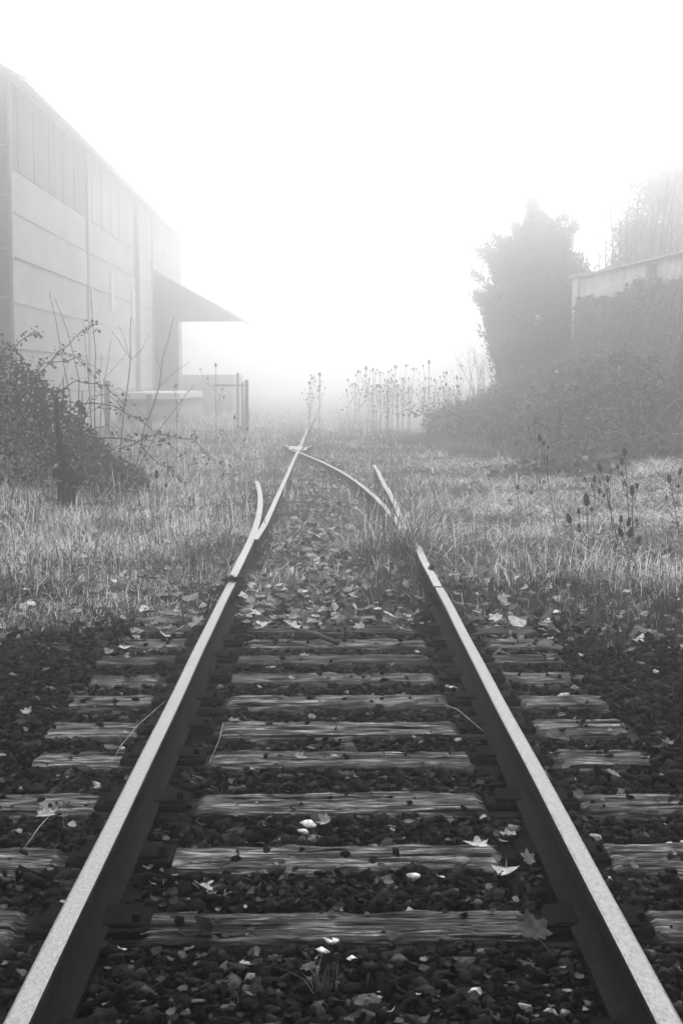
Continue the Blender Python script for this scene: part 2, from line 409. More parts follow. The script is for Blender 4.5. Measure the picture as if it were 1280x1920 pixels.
bed.add([(bx0, by0, -.055), (bx1, by0, -.055), (bx1, by1, -.055), (bx0, by1, -.055)], [(0, 1, 2, 3)])
ballast = obj('ballast', bed.mesh('ballast_bed', M['soil']), kind='structure')
N_ST = 50000
u = rng.uniform(0, 1, N_ST)
py = 2.95 * (10.4 / 2.95) ** u                         # denser towards the viewer's end, where each stone shows
px = rng.uniform(-1, 1, N_ST) * np.minimum(.27 * py + 1.5, 2.9)
sz = np.clip(rng.lognormal(math.log(.025), .34, N_ST), .01, .055)
edge = 9.85 - .35 * np.abs(px) - 2.2 * np.maximum(np.abs(px) - 2.1, 0) + .35 * fbm(px * 2, py * 2, 1.2)
keep = (py < edge + rng.normal(0, .25, N_ST))
keep &= (np.abs(px - RL) > .075) & (np.abs(px - RR) > .075)
ymid = np.array([s[0] for s in SL]); dsl = np.min(np.abs(py[:, None] - ymid[None]), axis=1)
inside = np.abs(px - TC) < 1.34
onsl = inside & (dsl < .14)
cover = .5 * smooth(6.2, 9.5, py) + .35 * (np.abs(px - TC) > 1.1)
keep &= ~onsl | ((rng.uniform(0, 1, N_ST) < .025 + .16 * cover) & (sz < .026))
px, py, sz, onsl = px[keep], py[keep], sz[keep], onsl[keep]
layer = rng.uniform(0, 1, len(px))
pz = np.where(onsl, .004 + sz * .35, -.048 + layer * .034 + .012 * fbm(px, py, 3.0))
pz = np.where(np.abs(px - TC) > 1.36, pz + .022, pz)
tone = np.clip(rng.lognormal(math.log(.0022), 1.35, len(px)), .0004, .12)
pale = rng.uniform(0, 1, len(px)) < .008; tone[pale] = rng.uniform(.15, .45, pale.sum()) * .8
rot = rotmats(len(px), .5)
visible = (layer > .62) & ~onsl & (np.abs(px) < .24 * py + .05)
score = np.where(visible, sz / py, 0); big = np.argsort(-score)[:300]
rest = np.ones(len(px), bool); rest[big] = False
tone_levels = [.0009, .002, .0045, .01, .04, .35]
pm = {}
for i in big:
    pi = random.randrange(len(stones)); tl = int(np.argmin(np.abs(np.log(tone_levels) - math.log(tone[i]))))
    if (pi, tl) not in pm:
        pm[(pi, tl)] = np_mesh('stone', stones[pi][0], stones[pi][1], M['stone'], np.full(len(stones[pi][0]), tone_levels[tl]))
    o = obj('stone', pm[(pi, tl)], ballast)
    o.matrix_world = Matrix.Translation((px[i], py[i], pz[i])) @ Matrix(rot[i].tolist()).to_4x4() @ Matrix.Diagonal((sz[i],)*3 + (1,))
V, F, T = scatter(stones, np.stack([px, py, pz], 1)[rest], rot[rest], sz[rest], tone[rest])
obj('loose_stone', np_mesh('loose_stone', V, F, M['stone'], T), ballast, kind='stuff')

# conspicuous pale stones
def pale_stone(x, y, z, s, tone_, label, seed, flat=.7, rz=0):
    V, F = stone_proto(seed, 16); V = V * np.array([1, 1, flat])
    o = obj('pale_stone', np_mesh('pale_stone', V, F, M['stone'], np.full(len(V), tone_)), None, label, 'stone', 'pale stones on the ballast')
    o.location = (x, y, z); o.scale = (s, s, s); o.rotation_euler = (.2, .1, rz); return o
pale_stone(-.075, 5.14, .0, .036, .5, 'angular white stone lying against a smaller white stone between sleepers', 301)
pale_stone(-.10, 5.07, -.005, .024, .42, 'small rounded white stone in front of an angular white one', 302)
pale_stone(-.02, 3.98, -.005, .022, .5, 'speckled white pebble beside a grass tuft in the ballast', 303)
pale_stone(.065, 3.93, -.01, .019, .6, 'small smooth white pebble between the rails near a grass tuft', 304, .6)
pale_stone(.275, 4.58, 0, .027, .4, 'pale cracked stone alone between two sleepers', 305)
pale_stone(.45, 4.72, .0, .04, .12, 'large rough grey stone beside pale curled leaves', 306, .6)
pale_stone(.0, 4.05, -.004, .03, .45, 'flat white chip of stone against a sleeper edge', 307, .25)
pale_stone(.02, 6.1, .0, .024, .45, 'small white pebble tucked against a mid-track sleeper', 308, .6)

# ------------------------------------------------------------------ leaves
def maple(seed, lobes=5, detail=True, curl=.25):
    r = np.random.default_rng(seed); pts = []
    n = 48 if detail else 16
    if lobes == 5: ca, cr_ = [-90, -62, -38, -14, 12, 38, 63, 90], [.28, .5, .42, .72, .52, .95, .6, 1.05]
    else: ca, cr_ = [-90, -60, -25, 5, 40, 65, 90], [.4, .62, .75, .8, .78, .85, 1.0]
    for k in range(n):
        a = -90 + 360*k/n; fold = a if a <= 90 else 180 - a
        rad = float(np.interp(fold, ca, cr_)) * r.uniform(.94, 1.06)
        if detail and k % 2: rad *= .93
        pts.append((rad*math.cos(R(a)), rad*math.sin(R(a))))
    ph = r.uniform(0, 6.28, 4)
    def zf(x, y):
        d = math.hypot(x, y); return curl * (d*d*(.6+.4*math.sin(2*math.atan2(y, x)+ph[0])) + .25*math.sin(3*x+ph[1])*d + .2*math.sin(4*y+ph[2])*d)
    V = [(0, -.1, zf(0, -.1))]
    rings = (.5, 1.0) if detail else (1.0,)
    for q in rings: V += [(x*q, y*q, zf(x*q, y*q)) for x, y in pts]
    F = []
    for k in range(n):
        F.append((0, 1+k, 1+(k+1) % n))
        if detail:
            a, b2, c, d = 1+k, 1+(k+1) % n, 1+n+(k+1) % n, 1+n+k; F += [(a, d, c), (a, c, b2)]
    return np.array(V), np.array(F)
leafD = [maple(20 + i, 5 if i != 4 else 3, True, (.2, .35, .5, .3, .6, .15)[i]) for i in range(6)]
leafS = [maple(40 + i, random.choice((3, 5)), False, random.uniform(.2, .7)) for i in range(8)]
stemV, stemF = None, None
def leaf_mesh(k, tone_, smoothk=True):
    V, F = leafD[k]; V = V.copy()
    # leaf stalk as a thin strip
    st = np.array([[-.02, -.25, .0], [.02, -.25, .0], [-.015, -1.0, .14], [.015, -1.0, .14], [0, -1.35, .3]]); n = len(V)
    F = np.concatenate([F, np.array([[n, n+2, n+3], [n, n+3, n+1], [n+2, n+4, n+3]])]); V = np.concatenate([V, st])
    t = tone_ * (1 - .25 * np.abs(np.sin(5 * np.arctan2(V[:, 1], V[:, 0]) / 2)))
    return np_mesh('leaf', V, F, M['leaf'], t, smooth=True)
LM = {}
def fallen_leaf(x, y, z, s, k, tone_, label, group=None, rz=None, tilt=(0, 0)):
    key = (k, round(tone_, 2))
    if key not in LM: LM[key] = leaf_mesh(k, tone_)
    o = obj('fallen_leaf', LM[key], None, label, 'leaf', group); o.location = (x, y, z); o.scale = (s, s, s)
    o.rotation_euler = (tilt[0], tilt[1], random.uniform(0, 6.28) if rz is None else rz); return o
fallen_leaf(.6, 4.02, .03, .075, 0, .075, 'large dark maple leaf leaning against the sleeper end by the rail', rz=.4, tilt=(.5, .05))
fallen_leaf(-.4, 4.46, .01, .05, 1, .3, 'pale leaf with a long curved stalk between two sleepers', rz=2.2, tilt=(.3, 0))
fallen_leaf(.52, 4.83, .022, .062, 2, .5, 'bright pale leaf lying on the sleeper edge beside curled leaves', rz=1.0)
fallen_leaf(.585, 4.6, .01, .062, 4, .42, 'broad pale curled leaf with a notched edge in the ballast', rz=3.0)
fallen_leaf(.67, 4.68, .02, .04, 3, .28, 'small pale leaf folded upright close to the rail', rz=.5, tilt=(.9, .2))
fallen_leaf(-.375, 4.06, .03, .045, 4, .015, 'black withered leaf curled over the front edge of a sleeper', rz=1.0, tilt=(.8, 0))
fallen_leaf(-.66, 3.98, .0, .05, 5, .06, 'dim grey leaf propped beside the left rail', rz=4.0, tilt=(.8, .3))
fallen_leaf(-.66, 4.83, .01, .033, 1, .55, 'small white crumpled leaf at the foot of the left rail', rz=1.4, tilt=(.2, .3))
fallen_leaf(-.235, 9.12, .05, .085, 2, .55, 'bright upturned maple leaf beside the fallen stick', rz=.9, tilt=(.3, .2))
for k in range(26):
    fallen_leaf(random.uniform(-.6, .65), random.uniform(3.6, 8.6), .0 + random.uniform(0, .015), random.uniform(.025, .045), random.randrange(6), random.choice((.05, .09, .16, .3)),
                'small withered leaf lying among the dark stones between the rails', 'small leaves between the rails', tilt=(random.uniform(-.5, .5), random.uniform(-.5, .5)))
for k in range(40):
    sd = random.choice((-1, 1)); y = random.uniform(5.2, 9.2)
    fallen_leaf(TC + sd * random.uniform(.9, min(.24*y, 2.1)), y, .012, random.uniform(.03, .055), random.randrange(6), random.choice((.05, .1, .22, .4)),
                'withered leaf lying on the ballast outside the rails', 'leaves on the ballast shoulders', tilt=(random.uniform(-.5, .5), random.uniform(-.4, .4)))
for k in range(60):
    x = random.choice((random.gauss(-.45, .12), random.gauss(.25, .3), random.gauss(1.05, .2), random.gauss(-1.0, .2))); y = random.uniform(9.0, 10.6)
    if min(abs(x - RL), abs(x - RR)) < .09: continue
    fallen_leaf(x, y, .035 + random.uniform(0, .05), random.uniform(.05, .085), random.randrange(6), random.choice((.1, .2, .35, .55)),
                'pale maple leaf in the drift where the sleepers vanish under grass', 'leaf drift at the grass edge', tilt=(random.uniform(-.6, .6), random.uniform(-.5, .5)))
n = 8000
y = 8.6 * (30 / 8.6) ** rng.uniform(0, 1, n) ** 1.3; x = rng.uniform(-1, 1, n) * (.25 * y + 1.4)
path = rng.uniform(0, 1, n) < .3; x[path] = rng.normal(-.12, .22, path.sum())
ok = (np.abs(x - RL) > .1) & (np.abs(x - RR) > .1) & ((y > 9.3) | (np.abs(x) > 1.0))
x, y = x[ok], y[ok]; n = len(x)
V, F, T = scatter(leafS, np.stack([x, y, ground(x, y) + rng.uniform(.012, .075, n)], 1), rotmats(n, .5), rng.uniform(.025, .06, n), np.clip(rng.lognormal(math.log(.12), .95, n), .015, .6))
obj('leaf_litter', np_mesh('leaf_litter', V, F, M['leaf'], T), label='scattered dead leaves under the grass', cat='leaf litter', kind='stuff')

n = 2600; y = 3.2 * (9.6 / 3.2) ** rng.uniform(0, 1, n); x = rng.uniform(-1, 1, n) * (.25 * y + .2)
ok = (np.abs(x - RL) > .09) & (np.abs(x - RR) > .09); x, y = x[ok], y[ok]; n = len(x)
on = (np.min(np.abs(y[:, None] - ymid[None]), axis=1) < .13) & (np.abs(x - TC) < 1.33)
ok = ~on | (rng.uniform(0, 1, n) < .3); x, y, on = x[ok], y[ok], on[ok]; n = len(x)
V, F, T = scatter(leafS, np.stack([x, y, np.where(on, .008, rng.uniform(-.015, .02, n))], 1), rotmats(n, .6), rng.uniform(.006, .022, n), np.clip(rng.lognormal(math.log(.03), 1.1, n), .005, .35))
obj('leaf_crumbs', np_mesh('leaf_crumbs', V, F, M['leaf'], T), label='crumbled leaf scraps lodged between the ballast stones', cat='leaf litter', kind='stuff')
# ------------------------------------------------------------------ grass
def blades(P, h, az, lean, w, tone_):
    n = len(P); d = np.stack([np.cos(az), np.sin(az), np.zeros(n)], 1); fa = az + rng.normal(np.pi/2, .7, n)
    s = np.stack([np.cos(fa), np.sin(fa), np.zeros(n)], 1)
    ts = np.array([0, .38, .74, 1.0]); V = np.zeros((n, 7, 3)); j = 0
    for t in ts:
        c = P + d * (h * lean * t ** 1.7)[:, None]; c[:, 2] += h * (t - .42 * np.minimum(lean, 1.6) * t * t)
        ww = w * (1 - t ** 1.6) * .5
        if t < 1: V[:, j] = c - s * ww[:, None]; V[:, j+1] = c + s * ww[:, None]; j += 2
        else: V[:, j] = c
    f = np.array([[0, 1, 3], [0, 3, 2], [2, 3, 5], [2, 5, 4], [4, 5, 6]])
    F = (f[None] + (np.arange(n) * 7)[:, None, None]).reshape(-1, 3)
    return V.reshape(-1, 3), F, np.repeat(tone_, 7)
def gdens(x, y):
    """how much grass grows at a place, 0..1, and how tall (m)"""
    a = np.abs(x)
    edge = 9.75 - np.where(x > 0, .95, .55) * np.maximum(a - .8, 0) + .8 * fbm(x * 2.2, y * 1.5, 1.3)
    dn = smooth(-.2, 1.3, y - edge)
    hh = .08 + .075 * smooth(0, 3, y - edge) + .05 * fbm(x, y, 1.1)
    path = np.exp(-((x + .12) / .3) ** 2) * smooth(9, 13, y); dn = dn * (1 - .75 * path); hh = hh * (1 - .5 * path)
    for xr, y0, y1 in ((RL, 9, 24), (RR, 9, 11.9), (RR, 15.5, 23)):
        nr = np.exp(-((x - xr - (.0)) / .16) ** 2) * smooth(y0 - .5, y0, y) * (1 - smooth(y1, y1 + 2, y))
        k_ = .85 - .3 * smooth(12.5, 15, y); dn = dn * (1 - k_ * nr); hh = hh * (1 - .5 * nr)
    br = np.exp(-((x - (RL - (np.maximum(0, y - Y0)) ** 2 / (2 * RAD))) / .13) ** 2) * (y < 23) * (y > 12); dn = dn * (1 - .9 * br); hh = hh * (1 - .5 * br)
    cr = np.exp(-((x - (RR - (np.maximum(0, y - Y0)) ** 2 / (2 * RAD))) / .16) ** 2) * (y < 33) * (y > 16.5); dn = dn * (1 - .7 * cr); hh = hh * (1 - .5 * cr)
    hid = np.exp(-((x - .75) / .35) ** 2) * smooth(11.7, 12.4, y) * (1 - smooth(14.8, 15.6, y)); hh = hh + .24 * hid; dn = np.maximum(dn, hid * .9)
    cl = smooth(-.25, .35, fbm(x*1.7 + 3, y*1.7, 1.9)); return np.clip(dn, 0, 1) * (.35 + .65 * cl), np.clip(hh * (.65 + .6 * cl), .05, .6)
NT = 56000
y = (6.2 ** -.5 + (75 ** -.5 - 6.2 ** -.5) * rng.uniform(0, 1, NT)) ** -2
x = rng.uniform(-1, 1, NT) * (.26 * y + 1.7)
dn, hh = gdens(x, y)
bare = (x > 1.8) & (y > 25 + np.maximum(0, 4 - x) * 5)
ok = (rng.uniform(0, 1, NT) < dn) & ~bare & ~((x < -8) & (y > 34))
x, y, hh = x[ok], y[ok], hh[ok]; n = len(x)
matted = smooth(1.3, 2.6, x + .5*fbm(x, y, .8)) * smooth(12.5, 15, y)
pal = np.clip(.5 + .6 * fbm(x, y, 1.6) + rng.normal(0, .22, n) + .35 * matted + .3 * (x < -1.3) * smooth(10.5, 12.5, y) - .35 * (y < 11.2), .02, 1)
tt = .035 + .68 * pal ** 1.8
hh = hh * np.where(matted > .4, .95, 1) * rng.lognormal(-.05, .45, n)
nb = 13
az0 = np.repeat(rng.uniform(0, 2*np.pi, n), nb); N_ = n * nb
P = np.stack([np.repeat(x, nb), np.repeat(y, nb), np.zeros(N_)], 1); spread = np.repeat(.045 + .003 * y, nb)
P[:, 0] += rng.normal(0, 1, N_) * spread; P[:, 1] += rng.normal(0, 1, N_) * spread; P[:, 2] = ground(P[:, 0], P[:, 1]) - .01
hb = np.repeat(hh, nb) * rng.uniform(.45, 1.25, N_)
mt = np.repeat(matted, nb)
lean = np.abs(rng.normal(1.0, .65, N_)) + mt * rng.uniform(.4, 1.3, N_)
az = np.where(rng.uniform(0, 1, N_) < .45, az0 + rng.normal(0, .6, N_), rng.uniform(0, 2*np.pi, N_))
wd = (.0045 + .00026 * P[:, 1]) * rng.uniform(.7, 1.4, N_)
tn = np.repeat(tt, nb) * np.where(rng.uniform(0, 1, N_) < .45, rng.uniform(1.5, 3.2, N_), rng.uniform(.06, .35, N_)); tn = np.clip(tn, .02, .85)
offr = np.minimum(np.abs(P[:, 0] - RL), np.abs(P[:, 0] - RR)) < .04
sel = ~(offr & (P[:, 1] < 24) & ~((P[:, 0] > 0) & (P[:, 1] > 12) & (P[:, 1] < 15.2)))
V, F, T = blades(P[sel], hb[sel], az[sel], lean[sel], wd[sel], tn[sel])
obj('meadow_grass', np_mesh('meadow_grass', V, F, M['grass'], T), label='long dry winter grass covering the old line', cat='grass', kind='stuff')
# thin upright stalks through the grass
n = 5200; y = 10.5 * (55 / 10.5) ** rng.uniform(0, 1, n); x = rng.uniform(-1, 1, n) * (.25 * y + .3)
dn, hh = gdens(x, y); ok = (rng.uniform(0, 1, n) < dn * (.25 + .75 * (fbm(x, y, .9) > .1))) & ~((x > 1.8) & (y > 25 + np.maximum(0, 4 - x) * 5)) & (np.minimum(np.abs(x-RL), np.abs(x-RR)) > .12) & ~((x < -8) & (y > 34)); x, y = x[ok], y[ok]; n = len(x)
V, F, T = blades(np.stack([x, y, ground(x, y)], 1), rng.uniform(.25, .62, n), rng.uniform(0, 6.28, n), np.abs(rng.normal(.12, .12, n)), .003 + .00016 * y, np.clip(rng.lognormal(math.log(.07), .6, n), .02, .4))
obj('grass_stalk', np_mesh('grass_stalk', V, F, M['grass'], T), label='thin dry seed stalks standing up through the grass', cat='grass', kind='stuff')
# the tuft growing in the ballast, and a few more
def grass_tuft(x, y, h, nb_, label, tone_=.06, spread=.05):
    P = np.stack([rng.normal(0, spread*.4, nb_), rng.normal(0, spread*.4, nb_), np.full(nb_, -.02)], 1)
    V, F, T = blades(P, rng.uniform(.5, 1.2, nb_) * h, rng.uniform(0, 6.28, nb_), np.abs(rng.normal(.7, .4, nb_)), np.full(nb_, .004), np.clip(rng.lognormal(math.log(tone_), .5, nb_), .015, .4))
    o = obj('grass_tuft', np_mesh('grass_tuft', V, F, M['grass'], T), None, label, 'grass tuft'); o.location = (x, y, 0)
grass_tuft(-.02, 3.75, .11, 34, 'thin spiky grass tuft growing out of the ballast between sleepers')
grass_tuft(-.2, 3.68, .07, 14, 'sparse low grass sprout beside the spiky tuft in the ballast')
grass_tuft(.45, 9.5, .2, 60, 'bushy dark grass tuft at the last visible sleeper', .07, .12)
grass_tuft(-.05, 9.75, .2, 60, 'dark leafy grass tuft mid-track behind the fallen stick', .05, .14)
grass_tuft(.62, 11.6, .26, 90, 'dense dark grass tuft leaning over the buried right rail', .05, .16)
grass_tuft(1.75, 8.6, .22, 110, 'dark grass tuft on the right ballast shoulder', .05, .2)
grass_tuft(-1.85, 9.2, .2, 110, 'dark grass tuft on the left ballast shoulder', .06, .2)

moss(RL - .01, 10.5, .158, .085, .22, 'black moss clump lodged on the rail joint before the points')
moss(RL - .09, 10.4, .1, .08, .3, 'dark moss clump on the outer fishplate of the left rail')
moss(RR + .015, 11.1, .158, .02, .1, 'small dark moss spot on the right rail head by the grass')
# stick and straws
def polystick(name, pts, rad, mat, label, cat='twig', n=6):
    b = MB(); p0 = Vector(pts[0]); b.tube([Vector(p) - p0 for p in pts], rad, n)
    o = obj(name, b.mesh(name, mat, True), None, label, cat); o.location = p0; return o
polystick('fallen_stick', [(-.21, 8.98, .03), (-.15, 8.93, .04), (-.05, 8.8, .04), (.02, 8.71, .025), (.05, 8.69, .02)], [.022, .019, .017, .015, .02], M['bark'], 'thick broken stick lying across two sleepers', 'stick', 7)
polystick('straw', [(-1.06, 4.82, .02), (-1.03, 4.93, .06), (-.98, 5.08, .1), (-.95, 4.97, .04)], [.0016, .0016, .0013, .001], M['straw'], 'pale bent straw standing kinked over the ballast')
polystick('straw', [(-.93, 5.9, .01), (-.905, 6.05, .06), (-.86, 6.25, .1), (-.76, 6.45, .165)], [.0016, .0016, .0013, .001], M['straw'], 'long pale straw leaning on the left rail')
polystick('straw', [(-.52, 5.95, .0), (-.49, 6.2, .05), (-.48, 6.3, .1)], [.0016, .0013, .001], M['straw'], 'short pale straw standing inside the left rail')
polystick('straw', [(.69, 6.3, .06), (.6, 6.6, .09), (.57, 6.9, .04)], [.0016, .0013, .001], M['straw'], 'thin straw lying against the inner face of the right rail')

# ------------------------------------------------------------------ shrubs, brambles
def leaf_proto(seed):
    r = np.random.default_rng(seed); a = r.uniform(.28, .42); c = r.uniform(-.1, .25)
    V = np.array([[0, -.5, 0], [a, -.1, c*.5], [a*.7, .3, c*.6], [0, .55, -.05], [-a*.7, .3, c*.6], [-a, -.1, c*.5], [0, 0, -.06]])
    F = np.array([[6, i, (i+1) % 6] for i in range(6)]); return V, F
leafP = [leaf_proto(i) for i in range(6)]
def clump_leaves(pos, size, tone_, name, parent, mat='foliage', tilt=None, kind=None):
    n = len(pos); V, F, T = scatter(leafP, pos, rotmats(n, tilt), size, tone_)
    o = obj(name, np_mesh(name, V, F, M[mat], T), parent, kind=kind); return o

# left bramble thicket
bc = Vector((-5.1, 19.6, 0))
bush = thing('bramble_thicket', bc, 'tangled dark bramble thicket with arching leafy canes beside the lever', 'bramble')
def bush_top(x, y):
    return (2.15 * np.exp(-(np.maximum(0, x + 4.9) / 1.55) ** 2) * np.exp(-((y - 20) / 2.6) ** 2)) * (1 + .15 * fbm(x * 2, y * 2, 1.5)) * smooth(18.1, 19.0, y + .35 * fbm(x * 3, y, 1.0)) 
n = 48000
x = rng.uniform(-8.2, -1.9, n); y = rng.uniform(16.8, 23, n); tp = bush_top(x, y)
zf = rng.uniform(0, 1, n) ** .6; z = tp * zf + rng.normal(0, .06, n); ok = (tp > .22) & (z > 0.02)
x, y, z = x[ok], y[ok], z[ok]
cl = fbm(x * 3 + z * 2, y * 3 + z, 2.2); ok = rng.uniform(0, 1, len(x)) < .35 + .8 * (cl > -.05)
x, y, z = x[ok], y[ok], z[ok]; n = len(x)
pos = np.stack([x, y, z + ground(x, y)], 1) - np.array(bc)
o = clump_leaves(pos, rng.uniform(.035, .085, n), np.clip(rng.lognormal(math.log(.018), 1.1, n), .004, .5), 'leaves', bush, kind='stuff')
def arch(p0, p1, rise, n=10, jit=.03):
    p0, p1 = Vector(p0), Vector(p1); out = []
    for i in range(n+1):
        t = i/n; p = p0.lerp(p1, t); p.z += rise * 4 * t * (1-t) * (1 - .3*t)
        out.append(p + Vector((random.gauss(0, jit), random.gauss(0, jit), random.gauss(0, jit)))*(0 if i in (0,) else 1))
    return out
for k in range(80):
    x0 = random.uniform(-7, -2.8); y0 = random.uniform(17.8, 22); a = random.uniform(0, 6.28); l = random.uniform(.5, 1.5)
    h0 = float(bush_top(x0, y0)); g0 = float(ground(x0, y0))
    if h0 < .3: continue
    p = arch((x0, y0, g0), (x0 + l*math.cos(a), y0 + l*math.sin(a), g0 + h0*random.uniform(.3, .9)), h0*random.uniform(.5, .95), 8)
    b = MB(); b.tube([q - bc for q in p], [.009 - .0007*i for i in range(len(p))], 4); obj('cane', b.mesh('cane', M['stem'] if k % 3 else M['straw']), bush)
# long canes that leave the thicket, with leaves along them
for pts in ([(-2.75, 18.5, .75), (-2.2, 18.3, .95), (-1.75, 18.1, .88), (-1.35, 18, .55), (-1.15, 18, .3)],
            [(-3.3, 19, 1.35), (-2.85, 18.8, 1.3), (-2.45, 18.7, 1.1), (-2.05, 18.6, .75), (-1.75, 18.6, .55)],
            [(-3.0, 18.8, .9), (-2.5, 18.5, .85), (-2.2, 18.4, .55), (-1.9, 18.3, .35)],
            [(-4.2, 20, 1.6), (-3.75, 20, 2.05), (-3.45, 20, 2.3), (-3.25, 20, 2.42)],
            [(-4.6, 20, 1.8), (-4.35, 20, 2.15), (-4.12, 20, 2.3), (-4.05, 20, 2.28)],
            [(-4.3, 19.5, 1.5), (-3.9, 19.5, 1.85), (-3.45, 19.5, 1.95), (-3.2, 19.5, 1.7)],
            [(-3.9, 19.2, 1.3), (-3.4, 19.1, 1.62), (-2.95, 19, 1.55), (-2.7, 19, 1.3)]):
    cp = []
    for i in range(len(pts)-1):
        for t in (0, .33, .66): cp.append(Vector(pts[i]).lerp(Vector(pts[i+1]), t) + Vector((random.gauss(0, .012), 0, random.gauss(0, .012))))
    cp.append(Vector(pts[-1]))
    b = MB(); b.tube([q - bc for q in cp], [.009 - .0006*i for i in range(len(cp))], 4); c = obj('cane', b.mesh('cane', M['stem_dark']), bush)
    L_ = []
    for q in cp[1:]:
        for _ in range(random.randint(3, 7)): L_.append(np.array(q - bc) + rng.normal(0, .045, 3))
    n = len(L_); clump_leaves(np.array(L_), rng.uniform(.04, .075, n), np.clip(rng.lognormal(math.log(.04), .5, n), .012, .2), 'leaves', c)
# drooping dead leaf bunches along upright stalks
for (x0, z0, hgt) in ((-4.45, 1.2, .85), (-4.15, 1.15, .8), (-3.85, 1.0, .65), (-3.6, 1.05, .62), (-3.35, .9, .6), (-3.95, 1.4, .4)):
    b = MB(); b.tube([Vector((x0, 19.2, z0 - .3)) - bc, Vector((x0 + .03, 19.2, z0 + hgt)) - bc], [.012, .006], 5); s = obj('dead_stalk', b.mesh('dead_stalk', M['stem_dark']), bush)
    n = 70; t = rng.uniform(0, .8, n); pos = np.stack([x0 + rng.normal(0, .035 + .03*(1-t), n), 19.2 + rng.normal(0, .06, n), z0 + hgt * t], 1) - np.array(bc)
    V, F, T = scatter(leafP, pos, rotmats(n, 1.0), np.stack([np.full(n, .06), np.full(n, .1), np.full(n, .08)], 1), np.full(n, .012))
    obj('withered_leaves', np_mesh('withered_leaves', V, F, M['foliage'], T), s)

def bare_shrub(name, base, stems, label, group=None, mat='stem', twig=True, n=5):
    """stems: lists of points relative to the base, each with a radius"""
    t = thing(name, base, label, 'sapling' if 'sapling' in name else 'shrub', group)
    for pts, r in stems:
        b = MB(); pv_ = [Vector(p) for p in pts]
        fine = []
        for i in range(len(pv_)-1):
            for q in (0, .5): fine.append(pv_[i].lerp(pv_[i+1], q) + Vector((random.gauss(0, .012), random.gauss(0, .012), 0)) * (1 if i or q else 0))
        fine.append(pv_[-1])
        b.tube(fine, [max(r * (1 - .75 * i / len(fine)), r*.25) for i in range(len(fine))], n)
        obj('stem', b.mesh('stem', M[mat]), t)
    return t
def g0(x, y): return float(ground(x, y))
# upright shoots and forked saplings behind the thicket
bare_shrub('bare_sapling', (-4.0, 22, g0(-4, 22)), [([(0, 0, 0), (.0, 0, 1.2), (-.12, 0, 2.0), (-.28, 0, 2.85)], .011), ([(.1, 0, 0), (.15, 0, 1.5), (.0, 0, 2.2), (-.2, 0, 2.75)], .01)], 'pair of thin bare shoots rising out of the bramble thicket')
bare_shrub('bare_sapling', (-3.65, 22, g0(-3.65, 22)), [([(0, 0, 0), (.02, 0, 1.2), (.06, 0, 2.0), (0, 0, 2.95)], .012), ([(.05, 0, 0), (-.05, 0, 1.8), (-.12, 0, 2.5)], .007), ([(.05, 0, 0), (.15, 0, 1.4), (.3, 0, 2.2)], .007)], 'tall straight bare shoot with two side shoots above the thicket')
bare_shrub('bare_sapling', (-3.55, 24, g0(-3.55, 24)), [([(0, 0, 0), (.1, 0, 1.0), (.22, 0, 1.9), (.23, 0, 2.6)], .016), ([(.22, 0, 1.9), (.0, 0, 2.25), (-.12, 0, 2.4)], .006), ([(.22, 0, 1.9), (.08, 0, 2.3), (.03, 0, 2.5)], .006), ([(.22, 0, 1.9), (.45, 0, 2.1), (.55, 0, 2.35)], .006),
           ([(.1, 0, 1.0), (-.4, 0, 1.4), (.15, 0, 2.0)], .007), ([(0, 0, 0), (-.2, 0, .8), (-.3, 0, 1.6), (-.26, 0, 2.0)], .009)], 'forked bare sapling standing behind the thicket before the pale wall')
bare_shrub('bare_sapling', (-3.3, 24, g0(-3.3, 24)), [([(0, 0, 0), (.2, 0, .8), (.45, 0, 1.5), (.52, 0, 1.95), (.7, 0, 2.65)], .016), ([(.45, 0, 1.5), (.75, 0, 1.75), (.95, 0, 1.9)], .006), ([(.5, 0, 1.7), (.4, 0, 2.0), (.36, 0, 2.1)], .005),
           ([(0, 0, 0), (.4, 0, .7), (.8, 0, 1.25), (1.02, 0, 1.5)], .011), ([(.2, 0, 0), (.6, 0, .4), (.85, 0, .8)], .006)], 'leaning bare sapling with a long low branch behind the thicket')

# ------------------------------------------------------------------ point lever
lev = thing('point_lever', (-3.22, 17.35, g0(-3.22, 17.35)), 'black iron points lever with a tilted counterweight standing in pale grass', 'lever')
b = MB()
b.bevbox(-.13, .02, -.1, .1, -.05, .1, .015); b.bevbox(-.1, .1, -.07, .07, .08, .3, .012, rot=Matrix.Rotation(.05, 3, 'Y')); obj('base', b.mesh('base', M['iron']), lev)
for xx in (-.075, -.01, .055):
    b = MB(); b.bevbox(xx-.014, xx+.014, -.09, .09, .1, .36, .004); obj('rib', b.mesh('rib', M['iron']), lev)
b = MB(); rt = Matrix.Rotation(R(20), 3, 'Y'); b.bevbox(-.17, .18, -.1, .1, -.06, .07, .012, rot=rt, at=(.02, 0, .42)); obj('counterweight', b.mesh('counterweight', M['iron']), lev)
b = MB(); b.tube([(-.005, 0, .42), (-.045, 0, .75), (-.085, 0, 1.08), (-.1, 0, 1.36)], [.03, .034, .032, .028], 8); b.lathe([(.03, 0), (.033, .01), (.03, .02)], 8, at=(-.1, 0, 1.35)); obj('handle', b.mesh('handle', M['iron']), lev)
b = MB(); b.tube([(-.05, -.04, .42), (-.075, -.04, .62), (-.085, -.035, .8), (-.07, -.02, .86)], .011, 6); obj('rod', b.mesh('rod', M['iron']), lev)
b = MB(); b.bevbox(-.15, -.05, -.02, .02, .76, .8, .006, rot=Matrix.Rotation(-.35, 3, 'Y'), at=(-.3, 0, 0)); obj('catch', b.mesh('catch', M['iron']), lev)

